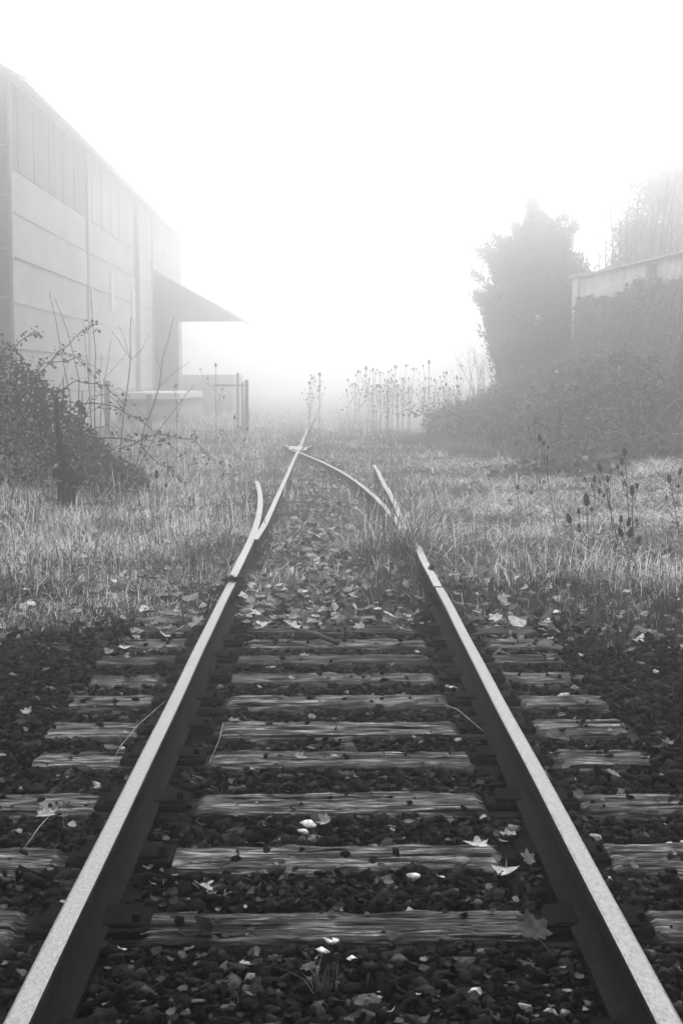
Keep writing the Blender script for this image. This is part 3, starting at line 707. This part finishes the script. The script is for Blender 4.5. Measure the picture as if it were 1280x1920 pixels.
# ------------------------------------------------------------------ teasels
def head_mesh(l=.085, r=.024, seed=0):
    rd = random.Random(seed); b = MB()
    b.lathe([(.006, -.012), (r*.72, 0), (r, l*.22), (r*.98, l*.5), (r*.75, l*.8), (r*.35, l)], 8)
    for k in range(46):                                    # prickles
        t = rd.uniform(0, 1); a = rd.uniform(0, 6.28); rr = r * (1 - .7*max(0, t-.4)); z = l*t
        p = Vector((rr*math.cos(a), rr*math.sin(a), z)); d = Vector((math.cos(a), math.sin(a), .7)).normalized() * .009
        s = Vector((-math.sin(a), math.cos(a), 0)) * .0018; b.add([p - s, p + s, p + d], [(0, 1, 2)])
    for k in range(6):                                     # long bracts curving up
        a = k*1.047 + rd.uniform(-.2, .2); e = Vector((math.cos(a), math.sin(a), 0)); s = Vector((-math.sin(a), math.cos(a), 0))*.0022
        p0 = e*.008; p1 = e*(r*1.6) + Vector((0, 0, .008)); p2 = e*(r*2.0) + Vector((0, 0, .05*rd.uniform(.6, 1.2)))
        b.add([p0-s, p0+s, p1+s, p1-s, p2], [(0, 1, 2, 3), (3, 2, 4)])
    return b.mesh('seed_head', M['teasel'])
HM = [head_mesh(.085, .024, 1), head_mesh(.065, .02, 2), head_mesh(.05, .017, 3)]
def teasel(base, heads, label, group=None, stem_r=.006, mat='stem_dark', bend=(0, 0), hs=1.0):
    """heads: list of (dx,dy,z,size) relative to base; first is the leader"""
    t = thing('teasel', base, label, 'teasel', group)
    lead = Vector(heads[0][:3])
    b = MB(); pts = [Vector((0, 0, -.03)), lead * .5 + Vector((bend[0], bend[1], 0)), lead]
    cur = [pts[0]*((1-q)**2) + (pts[1]*2 - (pts[0]+pts[2])*.5)*(2*q*(1-q)) + pts[2]*q*q for q in np.linspace(0, 1, 9)]
    b.tube(cur, [stem_r*(1-.055*i) for i in range(9)], 5); obj('stem', b.mesh('stem', M[mat]), t)
    for k, hd in enumerate(heads):
        p = Vector(hd[:3])
        if k:
            j = max(1, min(7, int(8 * max(.3, (p.z - .16 - .4*abs(p.x - lead.x)) / max(lead.z, .05))))); q = cur[j]
            mid = q.lerp(p, .55) + Vector(((p.x-q.x)*.22, (p.y-q.y)*.22, -.02))
            b = MB(); b.tube([q, mid, p], [stem_r*.6, stem_r*.5, stem_r*.4], 4); obj('side_stem', b.mesh('side_stem', M[mat]), t); d = p - mid
        else: d = cur[-1] - cur[-2]
        h = obj('seed_head', HM[min(k, 2) if hd[3] < 1 else 0], t); h.location = p; h.scale = (hd[3]*hs*.82,)*3
        h.rotation_euler = d.to_track_quat('Z', 'Y').to_euler()
    return t
# the group by the right bank (about 14 m off)
TG = 'teasels in the pale grass by the bank'
def tz(x, y): return (x, y, g0(x, y))
teasel(tz(3.06, 14.4), [(-.07, 0, .86, 1.15), (-.09, .03, .77, 1.0), (-.14, 0, .73, .9), (-.1, -.03, .66, .95)], 'tallest teasel with four dark heads clustered at its tip', TG)
teasel(tz(2.9, 14.2), [(-.19, 0, .72, 1.15), (-.26, .05, .55, .8), (-.13, -.05, .52, .8)], 'slender teasel leaning left with one high dark head', TG)
teasel(tz(2.93, 14.6), [(-.07, 0, .58, 1.0), (-.14, .05, .56, .85), (-.05, -.03, .67, .8), (.1, 0, .58, .8), (-.3, 0, .6, .9)], 'teasel with five spread heads on long side stems', TG)
teasel(tz(2.92, 13.6), [(-.02, 0, .54, 1.3), (.03, .03, .6, .95), (.02, -.03, .28, .95), (-.02, 0, .15, .8)], 'straight dark teasel with a fat head on a thick stem', TG, .007)
teasel(tz(2.42, 15), [(-.2, 0, 1.0, 1.0), (-.16, .03, .95, .9), (-.12, 0, .92, .9), (-.13, 0, .8, .9), (-.2, 0, .55, .7)], 'tall thin teasel standing by the ivy patch with small heads', TG, .005)
teasel(tz(2.35, 12.8), [(-.03, 0, .52, 1.5), (-.1, 0, .44, .9), (.02, .03, .46, .9), (-.18, 0, .36, 1.2), (-.09, 0, .28, 1.0)], 'short teasel with a large tilted head and drooping small ones', TG, .006)
teasel(tz(2.5, 13.4), [(0, 0, .68, .9), (.05, .03, .57, .9), (.09, 0, .54, .8)], 'short slim teasel with three small heads in a row', TG, .004)
teasel(tz(2.6, 12.9), [(.05, 0, .35, .9), (.12, 0, .32, 1.1), (.13, 0, .22, 1.3), (.2, 0, .16, 1.0), (.0, 0, .1, 1.1)], 'low bent teasel with sideways heads near the grass', TG, .005)
teasel(tz(2.62, 12.2), [(-.1, 0, .3, 1.1), (.3, .1, .14, 1.2)], 'small curved teasel with one round head over fallen stem', TG, .005)
teasel(tz(3.62, 14.6), [(-.12, 0, .56, 1.2), (-.02, 0, .64, 1.0), (-.02, .03, .5, .8), (.1, 0, .43, .9), (-.15, 0, .38, .9)], 'teasel with five heads apart from the others near the mound', TG)
teasel(tz(1.98, 14.8), [(-.02, 0, .5, .8), (.12, 0, .46, .7), (.25, 0, .57, .8)], 'small faint teasel with three tiny heads in open grass', TG, .004)
teasel(tz(3.0, 20.5), [(-.05, 0, 1.0, 1.0), (-.14, 0, .92, .9), (.05, 0, .97, .9), (.16, 0, .9, .8), (-.3, 0, .7, .9)], 'distant teasel by the lawn edge with five small heads', TG, .006)
fs = polystick('fallen_teasel_stem', [(2.75, 11.3, .02), (2.5, 11.7, .16), (2.3, 12.1, .28), (2.15, 12.4, .36)], [.009, .008, .006, .005], M['stem'], 'long dry teasel stem fallen slantwise across the grass', 'stem', 5)
polystick('broken_stem', [(2.15, 10.4, .0), (2.17, 10.4, .22)], [.007, .006], M['straw'], 'short pale broken stem standing at the edge of the grass', 'stem', 5)
# left: single small teasel before the thicket and faint tall ones
teasel(tz(-1.9, 15.6), [(0, 0, .6, 1.2), (.1, 0, .5, .95), (-.09, 0, .49, .95)], 'small three-headed teasel in front of the bramble canes', None, .0045)
def tall(seed):
    r = random.Random(seed); h = r.uniform(1.5, 2.0); hd = [(0, 0, h, 1.0)]
    for k in range(r.randint(5, 9)): a = r.uniform(0, 6.28); q = r.uniform(.08, .28); hd.append((q*math.cos(a), q*math.sin(a), h*r.uniform(.62, 1.02), r.uniform(.6, .95)))
    return hd
for (xx, yy, s, lb) in ((-2.9, 27, 1, 'tall teasel with scattered heads between thicket and loading platform'), (-2.15, 27, 2, 'tall teasel beside the timber barrier on the left'), (-1.6, 24, 3, 'teasel with few heads in grass near the branch rail')):
    teasel(tz(xx, yy), [(a*1.1, b_, c*(.95 if s < 3 else .62), d) for a, b_, c, d in tall(s)], lb, None, .006, 'stem')
protos = [teasel((0, 0, -50 - i), tall(50 + i), 'x', 'far teasels standing in the fog', .008, 'stem', (0, 0), 1.35) for i in range(4)]
used = [False] * 4
spots = [(random.gauss(1.6, .5), random.uniform(36, 44)) for _ in range(26)] + [(random.gauss(2.7, .2), random.uniform(34, 37)) for _ in range(8)] + [(random.gauss(-.35, .12), random.uniform(37, 40)) for _ in range(4)] + [(random.gauss(2.3, .7), random.uniform(40, 48)) for _ in range(16)]
for i, (xx, yy) in enumerate(spots):
    k = i % 4; o = protos[k] if not used[k] else copy_tree(protos[k]); used[k] = True
    o.location = tz(xx, yy); o.rotation_euler = (random.gauss(0, .04), random.gauss(0, .04), random.uniform(0, 6.28)); s = random.uniform(.75, 1.05); o.scale = (s, s, s)
    o['label'] = 'tall dry teasel in the foggy clump where the line disappears' if i < 26 or i >= 38 else ('tall teasel of the small group before the brush heap' if i < 34 else 'tall teasel growing close by the vanishing left rail')

# ------------------------------------------------------------------ right mound ivy, brush, dock spike
n = 70000
y = rng.uniform(21.5, 48, n); x = rng.uniform(1.6, 11, n)
cov = (y > 25.2 + np.maximum(0, 4.6 - x) * 6 + .9 * fbm(x * 1.5, y, 1.0)) & (x > 3.0 + .3 * fbm(y, x, 1.0)) | (((x - 3.75) / 1.1) ** 2 + ((y - 23.2) / 1.1) ** 2 < 1 + .4 * fbm(x*3, y*3, 1)) 
near = y < 38
ok = cov & (np.abs(x) < .25 * y + .5) & (rng.uniform(0, 1, n) < np.where(near, 1, .5)) & (x < 7.4 + 3*(y < 29)); x, y = x[ok], y[ok]; n = len(x)
hump = np.clip(fbm(x*1.4 + 5, y*1.1, 1.6), -.5, 1); z = ground(x, y) + np.abs(rng.normal(0, .09, n)) * (1.2 + hump) + .03 + .22 * np.maximum(hump, 0) * rng.uniform(.4, 1, n)
mo = clump_leaves(np.stack([x, y, z], 1), rng.uniform(.05, .16, n), np.clip(rng.lognormal(math.log(.04), .9, n) * (1 + 1.3*hump), .006, .5), 'mound_ivy', None, tilt=.8, kind='stuff')
tag(mo, 'low ivy and bramble leaves covering the right mound', 'ground cover')
for k in range(70):
    x0, y0 = random.uniform(3.6, 8.2), random.uniform(25.6, 33); a = random.uniform(0, 6.28); l = random.uniform(.5, 1.5)
    if y0 < 25.4 + max(0, 4.6 - x0) * 6: continue
    x1, y1 = x0 + l*math.cos(a), y0 + .6*l*math.sin(a)
    p = arch((x0, y0, g0(x0, y0)), (x1, y1, g0(x1, y1) + .1), random.uniform(.2, .5), 7, .02)
    b = MB(); b.tube(p, [.009 - .0008*i for i in range(len(p))], 4); obj('cane', b.mesh('cane', M['straw'] if k % 2 else M['stem']), mo)
n = 5000; x = rng.uniform(2.5, 9, n); y = rng.uniform(25, 36, n); ok = (y > 25.2 + np.maximum(0, 4.2 - x) * 5) & (x < .25*y+.5); x, y = x[ok], y[ok]; n = len(x)
V, F, T = blades(np.stack([x, y, ground(x, y)], 1), rng.uniform(.2, .5, n), rng.uniform(0, 6.28, n), rng.uniform(.5, 1.6, n), np.full(n, .011), np.clip(rng.lognormal(math.log(.2), .5, n), .03, .5))
obj('mound_grass', np_mesh('mound_grass', V, F, M['grass'], T), label='pale bent grass blades among the ivy of the mound', cat='grass', kind='stuff')
dk = thing('dock_spike', tz(4.35, 27.0), 'single brown dock seed spike standing at the foot of the mound', 'plant')
b = MB(); b.tube([(0, 0, 0), (.01, 0, .5), (0, 0, .95)], [.01, .008, .004], 5); obj('stem', b.mesh('stem', M['stem_dark']), dk)
n = 260; t = rng.uniform(.2, 1, n); pos = np.stack([rng.normal(0, .035, n)*(1.2-t), rng.normal(0, .035, n)*(1.2-t), t*.95], 1)
clump_leaves(pos, np.full(n, .035), np.full(n, .03), 'seed_spike', dk, kind='stuff')

brush = thing('brush_heap', tz(4.4, 38), 'low heap of cut pale branches before the dark conifer', 'brush heap')
for k in range(90):
    a = random.gauss(0, .5) + (math.pi if k % 2 else 0); c = Vector((random.gauss(0, .75), random.gauss(0, .7), abs(random.gauss(.1, .16)))); l = random.uniform(.4, 1.2)
    d = Vector((math.cos(a), math.sin(a)*.6, random.uniform(-.06, .22)))
    b = MB(); b.tube([c - d*l*.5, c + Vector((0, 0, .05)), c + d*l*.5 + Vector((0, 0, random.uniform(-.05, .1)))], [.012, .01, .005], 4)
    obj('branch', b.mesh('branch', M['straw'] if k % 3 == 0 else M['stem']), brush)
n = 3500; pos = np.stack([rng.normal(0, 1.0, n), rng.normal(0, .7, n), np.abs(rng.normal(.05, .2, n))], 1)
clump_leaves(pos, rng.uniform(.05, .1, n), np.clip(rng.lognormal(math.log(.05), .6, n), .015, .3), 'leaves', brush, kind='stuff')

# ------------------------------------------------------------------ conifer
cb = (6.75, 48.0, g0(6.75, 48) - .3)
con = thing('conifer_tree', cb, 'dense dark conifer with a pointed tip beside the ruined wall', 'tree')
b = MB(); b.tube([(0, 0, -.2), (0, 0, 2), (.05, 0, 4.6), (.15, 0, 6.3)], [.16, .13, .06, .012], 8); obj('trunk', b.mesh('trunk', M['bark']), con)
HT = 5.75
def crad(t): return np.interp(t, [0, .08, .2, .35, .5, .65, .78, .88, .95, 1], [1.0, 1.3, 1.65, 1.8, 1.7, 1.4, 1.0, .55, .2, .04])
nbg = 230; tb = np.concatenate([rng.uniform(.0, .97, nbg - 40) ** .95, rng.uniform(-.03, .15, 40)]); ab = rng.uniform(0, 2*np.pi, nbg); rb = crad(tb) * rng.uniform(.72, 1.08, nbg)
nc = 4200; w_ = rng.integers(0, nbg, nc); t = tb[w_]; a = ab[w_]; q_ = rng.uniform(.2, 1.0, nc) ** .6
rr = rb[w_] * q_
cx, cy, cz = rr*np.cos(a) + .15*t + rng.normal(0, .1, nc), rr*np.sin(a) + rng.normal(0, .1, nc), HT*t - .15 + .42 * rr + rng.normal(0, .13, nc)
t = np.clip(t, 0, 1)
m_ = 12; NN = nc*m_
ca = np.repeat(a, m_); sp = np.repeat(.07 + .05 * (1-t), m_)
pos = np.stack([np.repeat(cx, m_) + rng.normal(0, 1, NN)*sp, np.repeat(cy, m_) + rng.normal(0, 1, NN)*sp, np.repeat(cz, m_) + rng.normal(0, 1.25, NN)*sp], 1)
dr = np.stack([np.cos(ca)*.6 + rng.normal(0, .4, NN), np.sin(ca)*.6 + rng.normal(0, .4, NN), .75 + rng.normal(0, .35, NN)], 1); dr /= np.linalg.norm(dr, axis=1)[:, None]
sd = np.cross(dr, rng.normal(0, 1, (NN, 3))); sd /= np.linalg.norm(sd, axis=1)[:, None]
ln = rng.uniform(.1, .24, NN)[:, None]
V = np.stack([pos - sd*.045, pos + sd*.045, pos + dr*ln], 1).reshape(-1, 3); F = np.arange(NN*3).reshape(-1, 3)
obj('crown', np_mesh('crown', V, F, M['foliage'], np.repeat(np.clip(rng.lognormal(math.log(.03), .4, NN), .01, .09), 3)), con, kind='stuff')
for k, (hh_, aa, ll) in enumerate(((5.2, 1.57, .35), (5.6, 1.4, .3), (5.95, 1.57, .28), (4.2, .2, 1.5), (4.7, .45, 1.2), (3.1, 2.9, 1.9), (3.9, 2.6, 1.5), (2.3, 3.3, 2.0), (4.7, 2.4, .8), (4.3, -.2, 1.3), (3.4, 2.7, 1.7), (1.6, 3.0, 1.9))):
    b = MB(); e = Vector((ll*math.cos(aa), .3*math.sin(aa), hh_ + ll*.75)); b.tube([(0, 0, hh_ - .3), e * .5 + Vector((0, 0, hh_*.5 - .12)), e], [.03, .02, .006], 5); obj('limb', b.mesh('limb', M['bark']), con)
    n = 420; q = rng.uniform(.35, 1.03, n)[:, None]; pos = np.array([0, 0, hh_-.3])*(1-q) + np.array(e)*q + rng.normal(0, .11, (n, 3))
    dr = rng.normal(0, .5, (n, 3)) + np.array([math.cos(aa)*.4, 0, .7]); dr /= np.linalg.norm(dr, axis=1)[:, None]; sd = np.cross(dr, rng.normal(0, 1, (n, 3))); sd /= np.linalg.norm(sd, axis=1)[:, None]
    V = np.stack([pos - sd*.028, pos + sd*.028, pos + dr*rng.uniform(.08, .2, (n, 1))], 1).reshape(-1, 3)
    obj('spray', np_mesh('spray', V, np.arange(n*3).reshape(-1, 3), M['foliage'], np.full(n*3, .03)), con, kind='stuff')

def shoots(name, base, nst, wid, h, label, group=None, lean=.12, mat='stem', r=.012, twigs=3):
    st = []
    for k in range(nst):
        x0 = random.gauss(0, wid*.35); hh_ = h * random.uniform(.55, 1.05); lx = random.gauss(0, lean)*hh_; ly = random.gauss(0, lean)*hh_
        p = [(x0, random.gauss(0, wid*.3), 0), (x0 + lx*.3, 0, hh_*.4), (x0 + lx*.7, ly*.5, hh_*.75), (x0 + lx, ly, hh_)]
        st.append((p, r * random.uniform(.7, 1.2)))
        for j in range(twigs):
            q = random.uniform(.35, .9); s = Vector(p[1]).lerp(Vector(p[3]), q); a = random.choice((-1, 1)) * random.uniform(.15, .4)
            st.append(([s, s + Vector((a*.6, random.gauss(0, .1), .2)), s + Vector((a, random.gauss(0, .15), .5))], r*.45))
    return bare_shrub(name, base, st, label, group, mat, n=4)
shoots('bare_shrub', tz(4.75, 44.5), 20, 1.1, 1.75, 'thicket of thin bare shoots at the left foot of the conifer', lean=.2, twigs=2)
shoots('bare_shrub', tz(5.7, 43), 12, .8, 1.1, 'low bare shoots right before the conifer', lean=.25, twigs=2)

# ------------------------------------------------------------------ ruined wall with hanging growth
ruin = thing('ruined_wall', (7.55, 37, 0), 'pale roofless wall overgrown by hanging dry grass and ivy', 'wall')
def rp(name, b, mat): o = obj(name, b.mesh(name, mat), ruin); o.location = (-7.55, -37, 0); return o
b = MB(); pf = [(28.6, 0), (43.2, 0), (43.2, 4.7), (41.5, 4.58), (40.3, 4.62), (28.6, 4.24)]
b.add([(7.5, y_, z_) for y_, z_ in pf] + [(7.85, y_, z_) for y_, z_ in pf], [tuple(reversed(range(6))), tuple(range(6, 12))] + [(i, (i+1) % 6, 6+(i+1) % 6, 6+i) for i in range(6)]); rp('wall_face', b, M['plaster'])
b = MB(); b.bevbox(7.42, 7.95, 43.0, 44.0, 0, 4.75, .04); rp('corner_pier', b, M['plaster'])
b = MB(); v = [(7.35, 44.2, 4.78), (8.1, 44.2, 4.78), (8.1, 40.6, 4.62), (7.35, 40.6, 4.62)]
b.add(v + [(x_, y_, z_+.1) for x_, y_, z_ in v], [(0, 1, 2, 3), (7, 6, 5, 4), (0, 4, 5, 1), (1, 5, 6, 2), (2, 6, 7, 3), (3, 7, 4, 0)]); rp('coping', b, M['concrete_dark'])
b = MB(); v = [(7.35, 40.2, 4.625), (8.3, 40.2, 4.625), (8.3, 28.4, 4.245), (7.35, 28.4, 4.245)]
b.add(v + [(x_, y_, z_+.05) for x_, y_, z_ in v], [(0, 1, 2, 3), (7, 6, 5, 4), (0, 4, 5, 1), (1, 5, 6, 2), (2, 6, 7, 3), (3, 7, 4, 0)]); rp('eaves_board', b, M['concrete'])
b = MB(); b.bevbox(7.3, 7.48, 33.0, 33.3, 0, 4.34, .02); rp('post', b, M['concrete_dark'])
# hanging mat of dry grass and ivy over the wall
n = 24000; y = rng.uniform(29, 42.9, n); zt = 3.75 + .35 * fbm(y, y*0, 1.2) - .0*y; z = zt * rng.uniform(0, 1, n) ** .8 + .2
x = 7.5 - np.abs(rng.normal(0, .1, n)) - .9 * (1 - z / 4.2) ** 1.5 * rng.uniform(.3, 1, n)
ok = z > ground(x, y) - .1; x, y, z = x[ok], y[ok], z[ok]; n = len(x)
ivy = thing('wall_ivy', (7.4, 36, 0), 'curtain of ivy and dry grass hanging down the ruined wall', 'ivy')
clump_leaves(np.stack([x, y, z], 1) - np.array([7.4, 36, 0]), rng.uniform(.06, .12, n), np.clip(rng.lognormal(math.log(.07), .6, n), .02, .35), 'leaves', ivy, tilt=1.2, kind='stuff')
n = 9000; y = rng.uniform(29, 42.6, n); z = rng.uniform(1.2, 4.1, n) ; x = 7.42 - .8 * (1 - z / 4.2) ** 1.5 - rng.uniform(0, .15, n)
hang = rng.uniform(.4, 1.1, n); P0 = np.stack([x, y, z], 1) - np.array([7.4, 36, 0]); s = rng.normal(0, .4, n)
V = np.stack([P0 - [0, .006, 0], P0 + [0, .006, 0], P0 + np.stack([-.1 - .2*rng.uniform(0, 1, n), s*.3, -hang], 1)], 1).reshape(-1, 3)
obj('hanging_grass', np_mesh('hanging_grass', V, np.arange(n*3).reshape(-1, 3), M['grass'], np.repeat(np.clip(rng.lognormal(math.log(.25), .5, n), .05, .5), 3)), ivy, kind='stuff')

# saplings and trees behind the wall
for k in range(9):
    yy = random.uniform(37, 48); xx = 8.3 + (k % 5) * .75 + random.uniform(-.3, .3)
    shoots('bare_sapling', (xx, yy, g0(xx, yy)), 5, .9, random.uniform(4.6, 6.6), 'slender bare sapling clump rising behind the ruined wall', 'bare saplings behind the ruined wall', lean=.07, r=.03, twigs=6)
def leafy_tree(base, h, cr, label, tone_, nl, name='bare_tree', squash=1.0):
    t = thing(name, base, label, 'tree')
    b = MB(); b.tube([(0, 0, -.2), (.1, 0, h*.35), (-.05, .1, h*.62), (0, 0, h*.92)], [.17, .13, .08, .02], 8); obj('trunk', b.mesh('trunk', M['bark']), t)
    tips = []
    for k in range(22):
        z0 = h*random.uniform(.4, .85); a = random.uniform(0, 6.28); l = cr*random.uniform(.5, 1.05)
        e = Vector((l*math.cos(a), l*math.sin(a), min(h*1.0, z0 + l*random.uniform(.3, .9)*squash))); q = Vector((0, 0, z0))
        b = MB(); mid = q.lerp(e, .5) + Vector((0, 0, -.1)); b.tube([q, mid, e], [.04, .025, .008], 5); obj('limb', b.mesh('limb', M['bark']), t)
        tips += [mid.lerp(e, s_) for s_ in (.2, .6, 1)]
        b = MB()
        for j in range(9):
            s0 = mid.lerp(e, random.uniform(0, 1)); d = Vector((random.gauss(0, .35), random.gauss(0, .35), random.uniform(.1, .6)))
            b.tube([s0, s0 + d*.5 + Vector((.03, 0, 0)), s0 + d], [.01, .007, .003], 4)
        obj('twig', b.mesh('twig', M['bark']), t)
    tips = np.array([tuple(p) for p in tips]); w = rng.integers(0, len(tips), nl)
    pos = tips[w] + rng.normal(0, .26, (nl, 3))
    clump_leaves(pos, rng.uniform(.07, .15, nl), np.clip(rng.lognormal(math.log(tone_), .4, nl), .015, .2), 'crown', t)
leafy_tree((11.4, 51, .8), 7.2, 1.7, 'small rounded tree crown fading behind the bare saplings', .04, 11000, 'leafy_tree')
leafy_tree((13.2, 53, .8), 9.6, 2.1, 'tall hazy tree rising above the overgrown wall', .04, 16000, 'leafy_tree')
leafy_tree((9.4, 50, .8), 4.6, 1.2, 'low twiggy tree between the conifer and the hazy crowns', .06, 900, 'twiggy_tree')

# ------------------------------------------------------------------ warehouse
WX, WY0, WY1, EZ = -8.0, 35.7, 76.5, 9.1
wh = thing('warehouse', (WX, WY0, 0), 'long tall warehouse clad in pale corrugated sheets with an open canopy', 'warehouse')
def wp(name, b, mat, parent=None, smooth_=False):
    o = obj(name, b.mesh(name, mat, smooth_), parent or wh)
    if not parent: o.location = (-WX, -WY0, 0)
    return o
def corr(b, y0, y1, z0, z1, x, pitch=.25, amp=.03):
    n = int((y1-y0)/pitch*4); ys = np.linspace(y0, y1, n+1); v = []
    for y_ in ys:
        o_ = amp * math.sin(2*math.pi*(y_-y0)/pitch); v += [(x+o_, y_, z0), (x+o_*1, y_, z1)]
    b.add(v, [(2*i, 2*i+2, 2*i+3, 2*i+1) for i in range(n)])
bays = [35.95, 47.3, 58.75, 64.4, 76.4]
rows = [0.0, 1.3, 2.45, 3.6, 4.75, 5.85, 6.9]
b = MB(); b.box(WX-.5, WX-.15, WY0+.1, WY1-.1, 0, EZ-.1); wp('inner_wall', b, M['frame'])
for i in range(4):
    y0_, y1_ = bays[i]+.08, bays[i+1]-.08
    for j in range(6):
        b = MB(); corr(b, y0_, y1_, rows[j]+.012, rows[j+1]+.03, WX + .025 * ((j+1) % 2) + .03); wp('cladding_sheet', b, M['sheet'])
    # upper band in a darker sheet, split into boards
    nb_ = 11 if i < 3 else 8
    for q in range(nb_):
        a0 = y0_ + (y1_-y0_)*q/nb_; a1 = y0_ + (y1_-y0_)*(q+1)/nb_
        b = MB(); b.bevbox(WX-.02, WX+.05+.02*(q % 2), a0+.012, a1-.012, rows[6]+.04, EZ-.02, .01); wp('upper_board', b, M['sheet_dark'] if i == 0 else M['sheet_mid'])
for y_ in bays:
    b = MB(); b.box(WX-.05, WX+.12, y_-.08, y_+.08, 0, EZ-.03); wp('column', b, M['frame'])
for j in range(1, 6):
    b = MB(); b.box(WX+.06, WX+.095, bays[0], bays[3], rows[j]-.01, rows[j]+.03); wp('seam_strip', b, M['frame'])
for y_, z0_, z1_ in ((52.3, 4.15, 5.5), (57.9, 4.0, 5.25)):
    b = MB(); b.box(WX+.09, WX+.13, y_-.35, y_+.35, z0_, z1_); wp('light_panel', b, M['white'])
b = MB(); b.tube([(WX+.2, 58.75, 0), (WX+.2, 58.75, EZ-.2)], .08, 8); wp('downpipe', b, M['frame'])
# near gable
RX = -14.0; RZ = EZ + 6*.62
b = MB(); v = [(WX, WY0, 0), (WX, WY0, EZ), (RX, WY0, RZ), (RX-6, WY0, EZ), (RX-6, WY0, 0)]
b.add(v + [(x_, WY0+.15, z_) for x_, y_, z_ in v], [(4, 3, 2, 1, 0), (5, 6, 7, 8, 9)] + [(i, (i+1) % 5, 5+(i+1) % 5, 5+i) for i in range(5)]); wp('gable_wall', b, M['gable'])
b = MB(); b.box(WX-.35, WX+.1, WY0-.06, WY0-.005, 0, EZ); wp('corner_trim', b, M['gable'])
for z_ in (2.4, 3.7, 4.9, 6.2, 7.4):
    b = MB(); b.box(WX-.9, WX+.06, WY0-.075, WY0-.065, z_-.02, z_+.02); wp('seam_strip', b, M['frame'])
b = MB(); v = [(WX, WY1, 0), (WX, WY1, EZ), (RX, WY1, RZ), (RX-6, WY1, EZ), (RX-6, WY1, 0)]
b.add(v, [(0, 1, 2, 3, 4)]); wp('gable_wall', b, M['gable'])
b = MB()
for sx_ in (-1, 1):
    e = (RX + sx_*6.55, EZ - .55*.62 + .12); v = [(e[0], WY0-.5, e[1]), (RX, WY0-.5, RZ+.12), (RX, WY1+.7, RZ+.12), (e[0], WY1+.7, e[1])]
    b.add(v + [(x_, y_, z_+.1) for x_, y_, z_ in v], [(0, 1, 2, 3), (7, 6, 5, 4), (0, 4, 5, 1), (1, 5, 6, 2), (2, 6, 7, 3), (3, 7, 4, 0)])
roof = wp('roof', b, M['gable'])
b = MB(); b.box(WX+.5, WX+.66, WY0-.5, WY1+.7, EZ-.26, EZ-.12); wp('gutter', b, M['frame'])
b = MB(); b.bevbox(-12.6, -11.4, 58, 63, 11.2, 13.3, .1); b.bevbox(-12.8, -11.2, 57.7, 63.3, 13.3, 13.45, .05); wp('roof_ventilator', b, M['gable'])
# canopy lean-to
CY0, CY1, CX = 64.5, 70.5, -3.9
b = MB(); v = [(WX, CY0, 6.55), (CX, CY0, 4.3), (CX, CY1, 4.3), (WX, CY1, 6.55)]
b.add(v + [(x_, y_, z_+.12) for x_, y_, z_ in v], [(0, 1, 2, 3), (7, 6, 5, 4), (0, 4, 5, 1), (1, 5, 6, 2), (2, 6, 7, 3), (3, 7, 4, 0)]); wp('canopy_roof', b, M['gable'])
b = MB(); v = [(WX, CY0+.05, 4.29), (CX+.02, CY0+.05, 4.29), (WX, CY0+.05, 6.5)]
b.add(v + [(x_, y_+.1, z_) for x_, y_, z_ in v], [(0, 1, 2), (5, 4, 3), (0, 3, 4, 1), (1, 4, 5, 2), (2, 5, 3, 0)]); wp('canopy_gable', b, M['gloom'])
for xx, w in ((WX+.45, .45), (WX+1.0, .17)):  # wide dark slab stands in for the wall's shade, narrow one is a post
    b = MB(); b.box(xx-w, xx+w, CY0+.2, CY0+.5, 0, 4.5); wp('canopy_post_and_wall_shade', b, M['gloom'])
# loading platform
lp = thing('loading_platform', (-6.4, 56, 0), 'white concrete loading platform with a dark recess along the warehouse', 'platform')
def lpp(name, b, mat): o = obj(name, b.mesh(name, mat), lp); o.location = (6.4, -56, 0); return o
b = MB(); b.bevbox(-7.85, -5.6, 53.5, 63, .95, 1.2, .02); lpp('deck', b, M['white'])
b = MB(); b.bevbox(-7.85, -5.75, 53.8, 63, .66, .948, .02); lpp('recess', b, M['concrete_dark'])
b = MB(); b.bevbox(-7.85, -5.6, 53.5, 63, 0, .657, .02); lpp('plinth', b, M['concrete'])
b = MB(); b.bevbox(-7.6, -5.0, 74, 82, 0, 1.95, .03)
obj('store_block', b.mesh('store_block', M['concrete']), None, 'grey low block standing under the warehouse canopy', 'block')
# posts and barrier
for k, (xx, yy, hh_, lb) in enumerate(((-6.3, 40.5, 1.55, 'weathered fence post before the first warehouse bay'), (-5.3, 42.0, 1.15, 'short fence post in front of the loading platform'))):
    b = MB(); b.bevbox(-.07, .07, -.07, .07, -.1, hh_, .012); b.bevbox(-.085, .085, -.085, .085, hh_, hh_+.04, .01)
    o = obj('fence_post', b.mesh('fence_post', M['timber']), None, lb, 'post'); o.location = tz(xx, yy)
bar = thing('timber_barrier', tz(-2.75, 44), 'old timber barrier of upright posts and one crossbar in grass', 'barrier')
for xx, w, h0_, h1_ in ((.19, .06, 0, 1.68), (.07, .03, 0, 1.62), (-.08, .035, 0, 1.9)):
    b = MB(); b.bevbox(xx-w, xx+w, -.05, .05, h0_-.1, h1_, .01); obj('post', b.mesh('post', M['timber']), bar)
b = MB(); b.bevbox(-.85, .12, -.11, -.055, 1.48, 1.55, .008); obj('crossbar', b.mesh('crossbar', M['timber']), bar)
print('tris', sum(len(m_.polygons) for m_ in bpy.data.meshes), 'objs', len(col.objects))
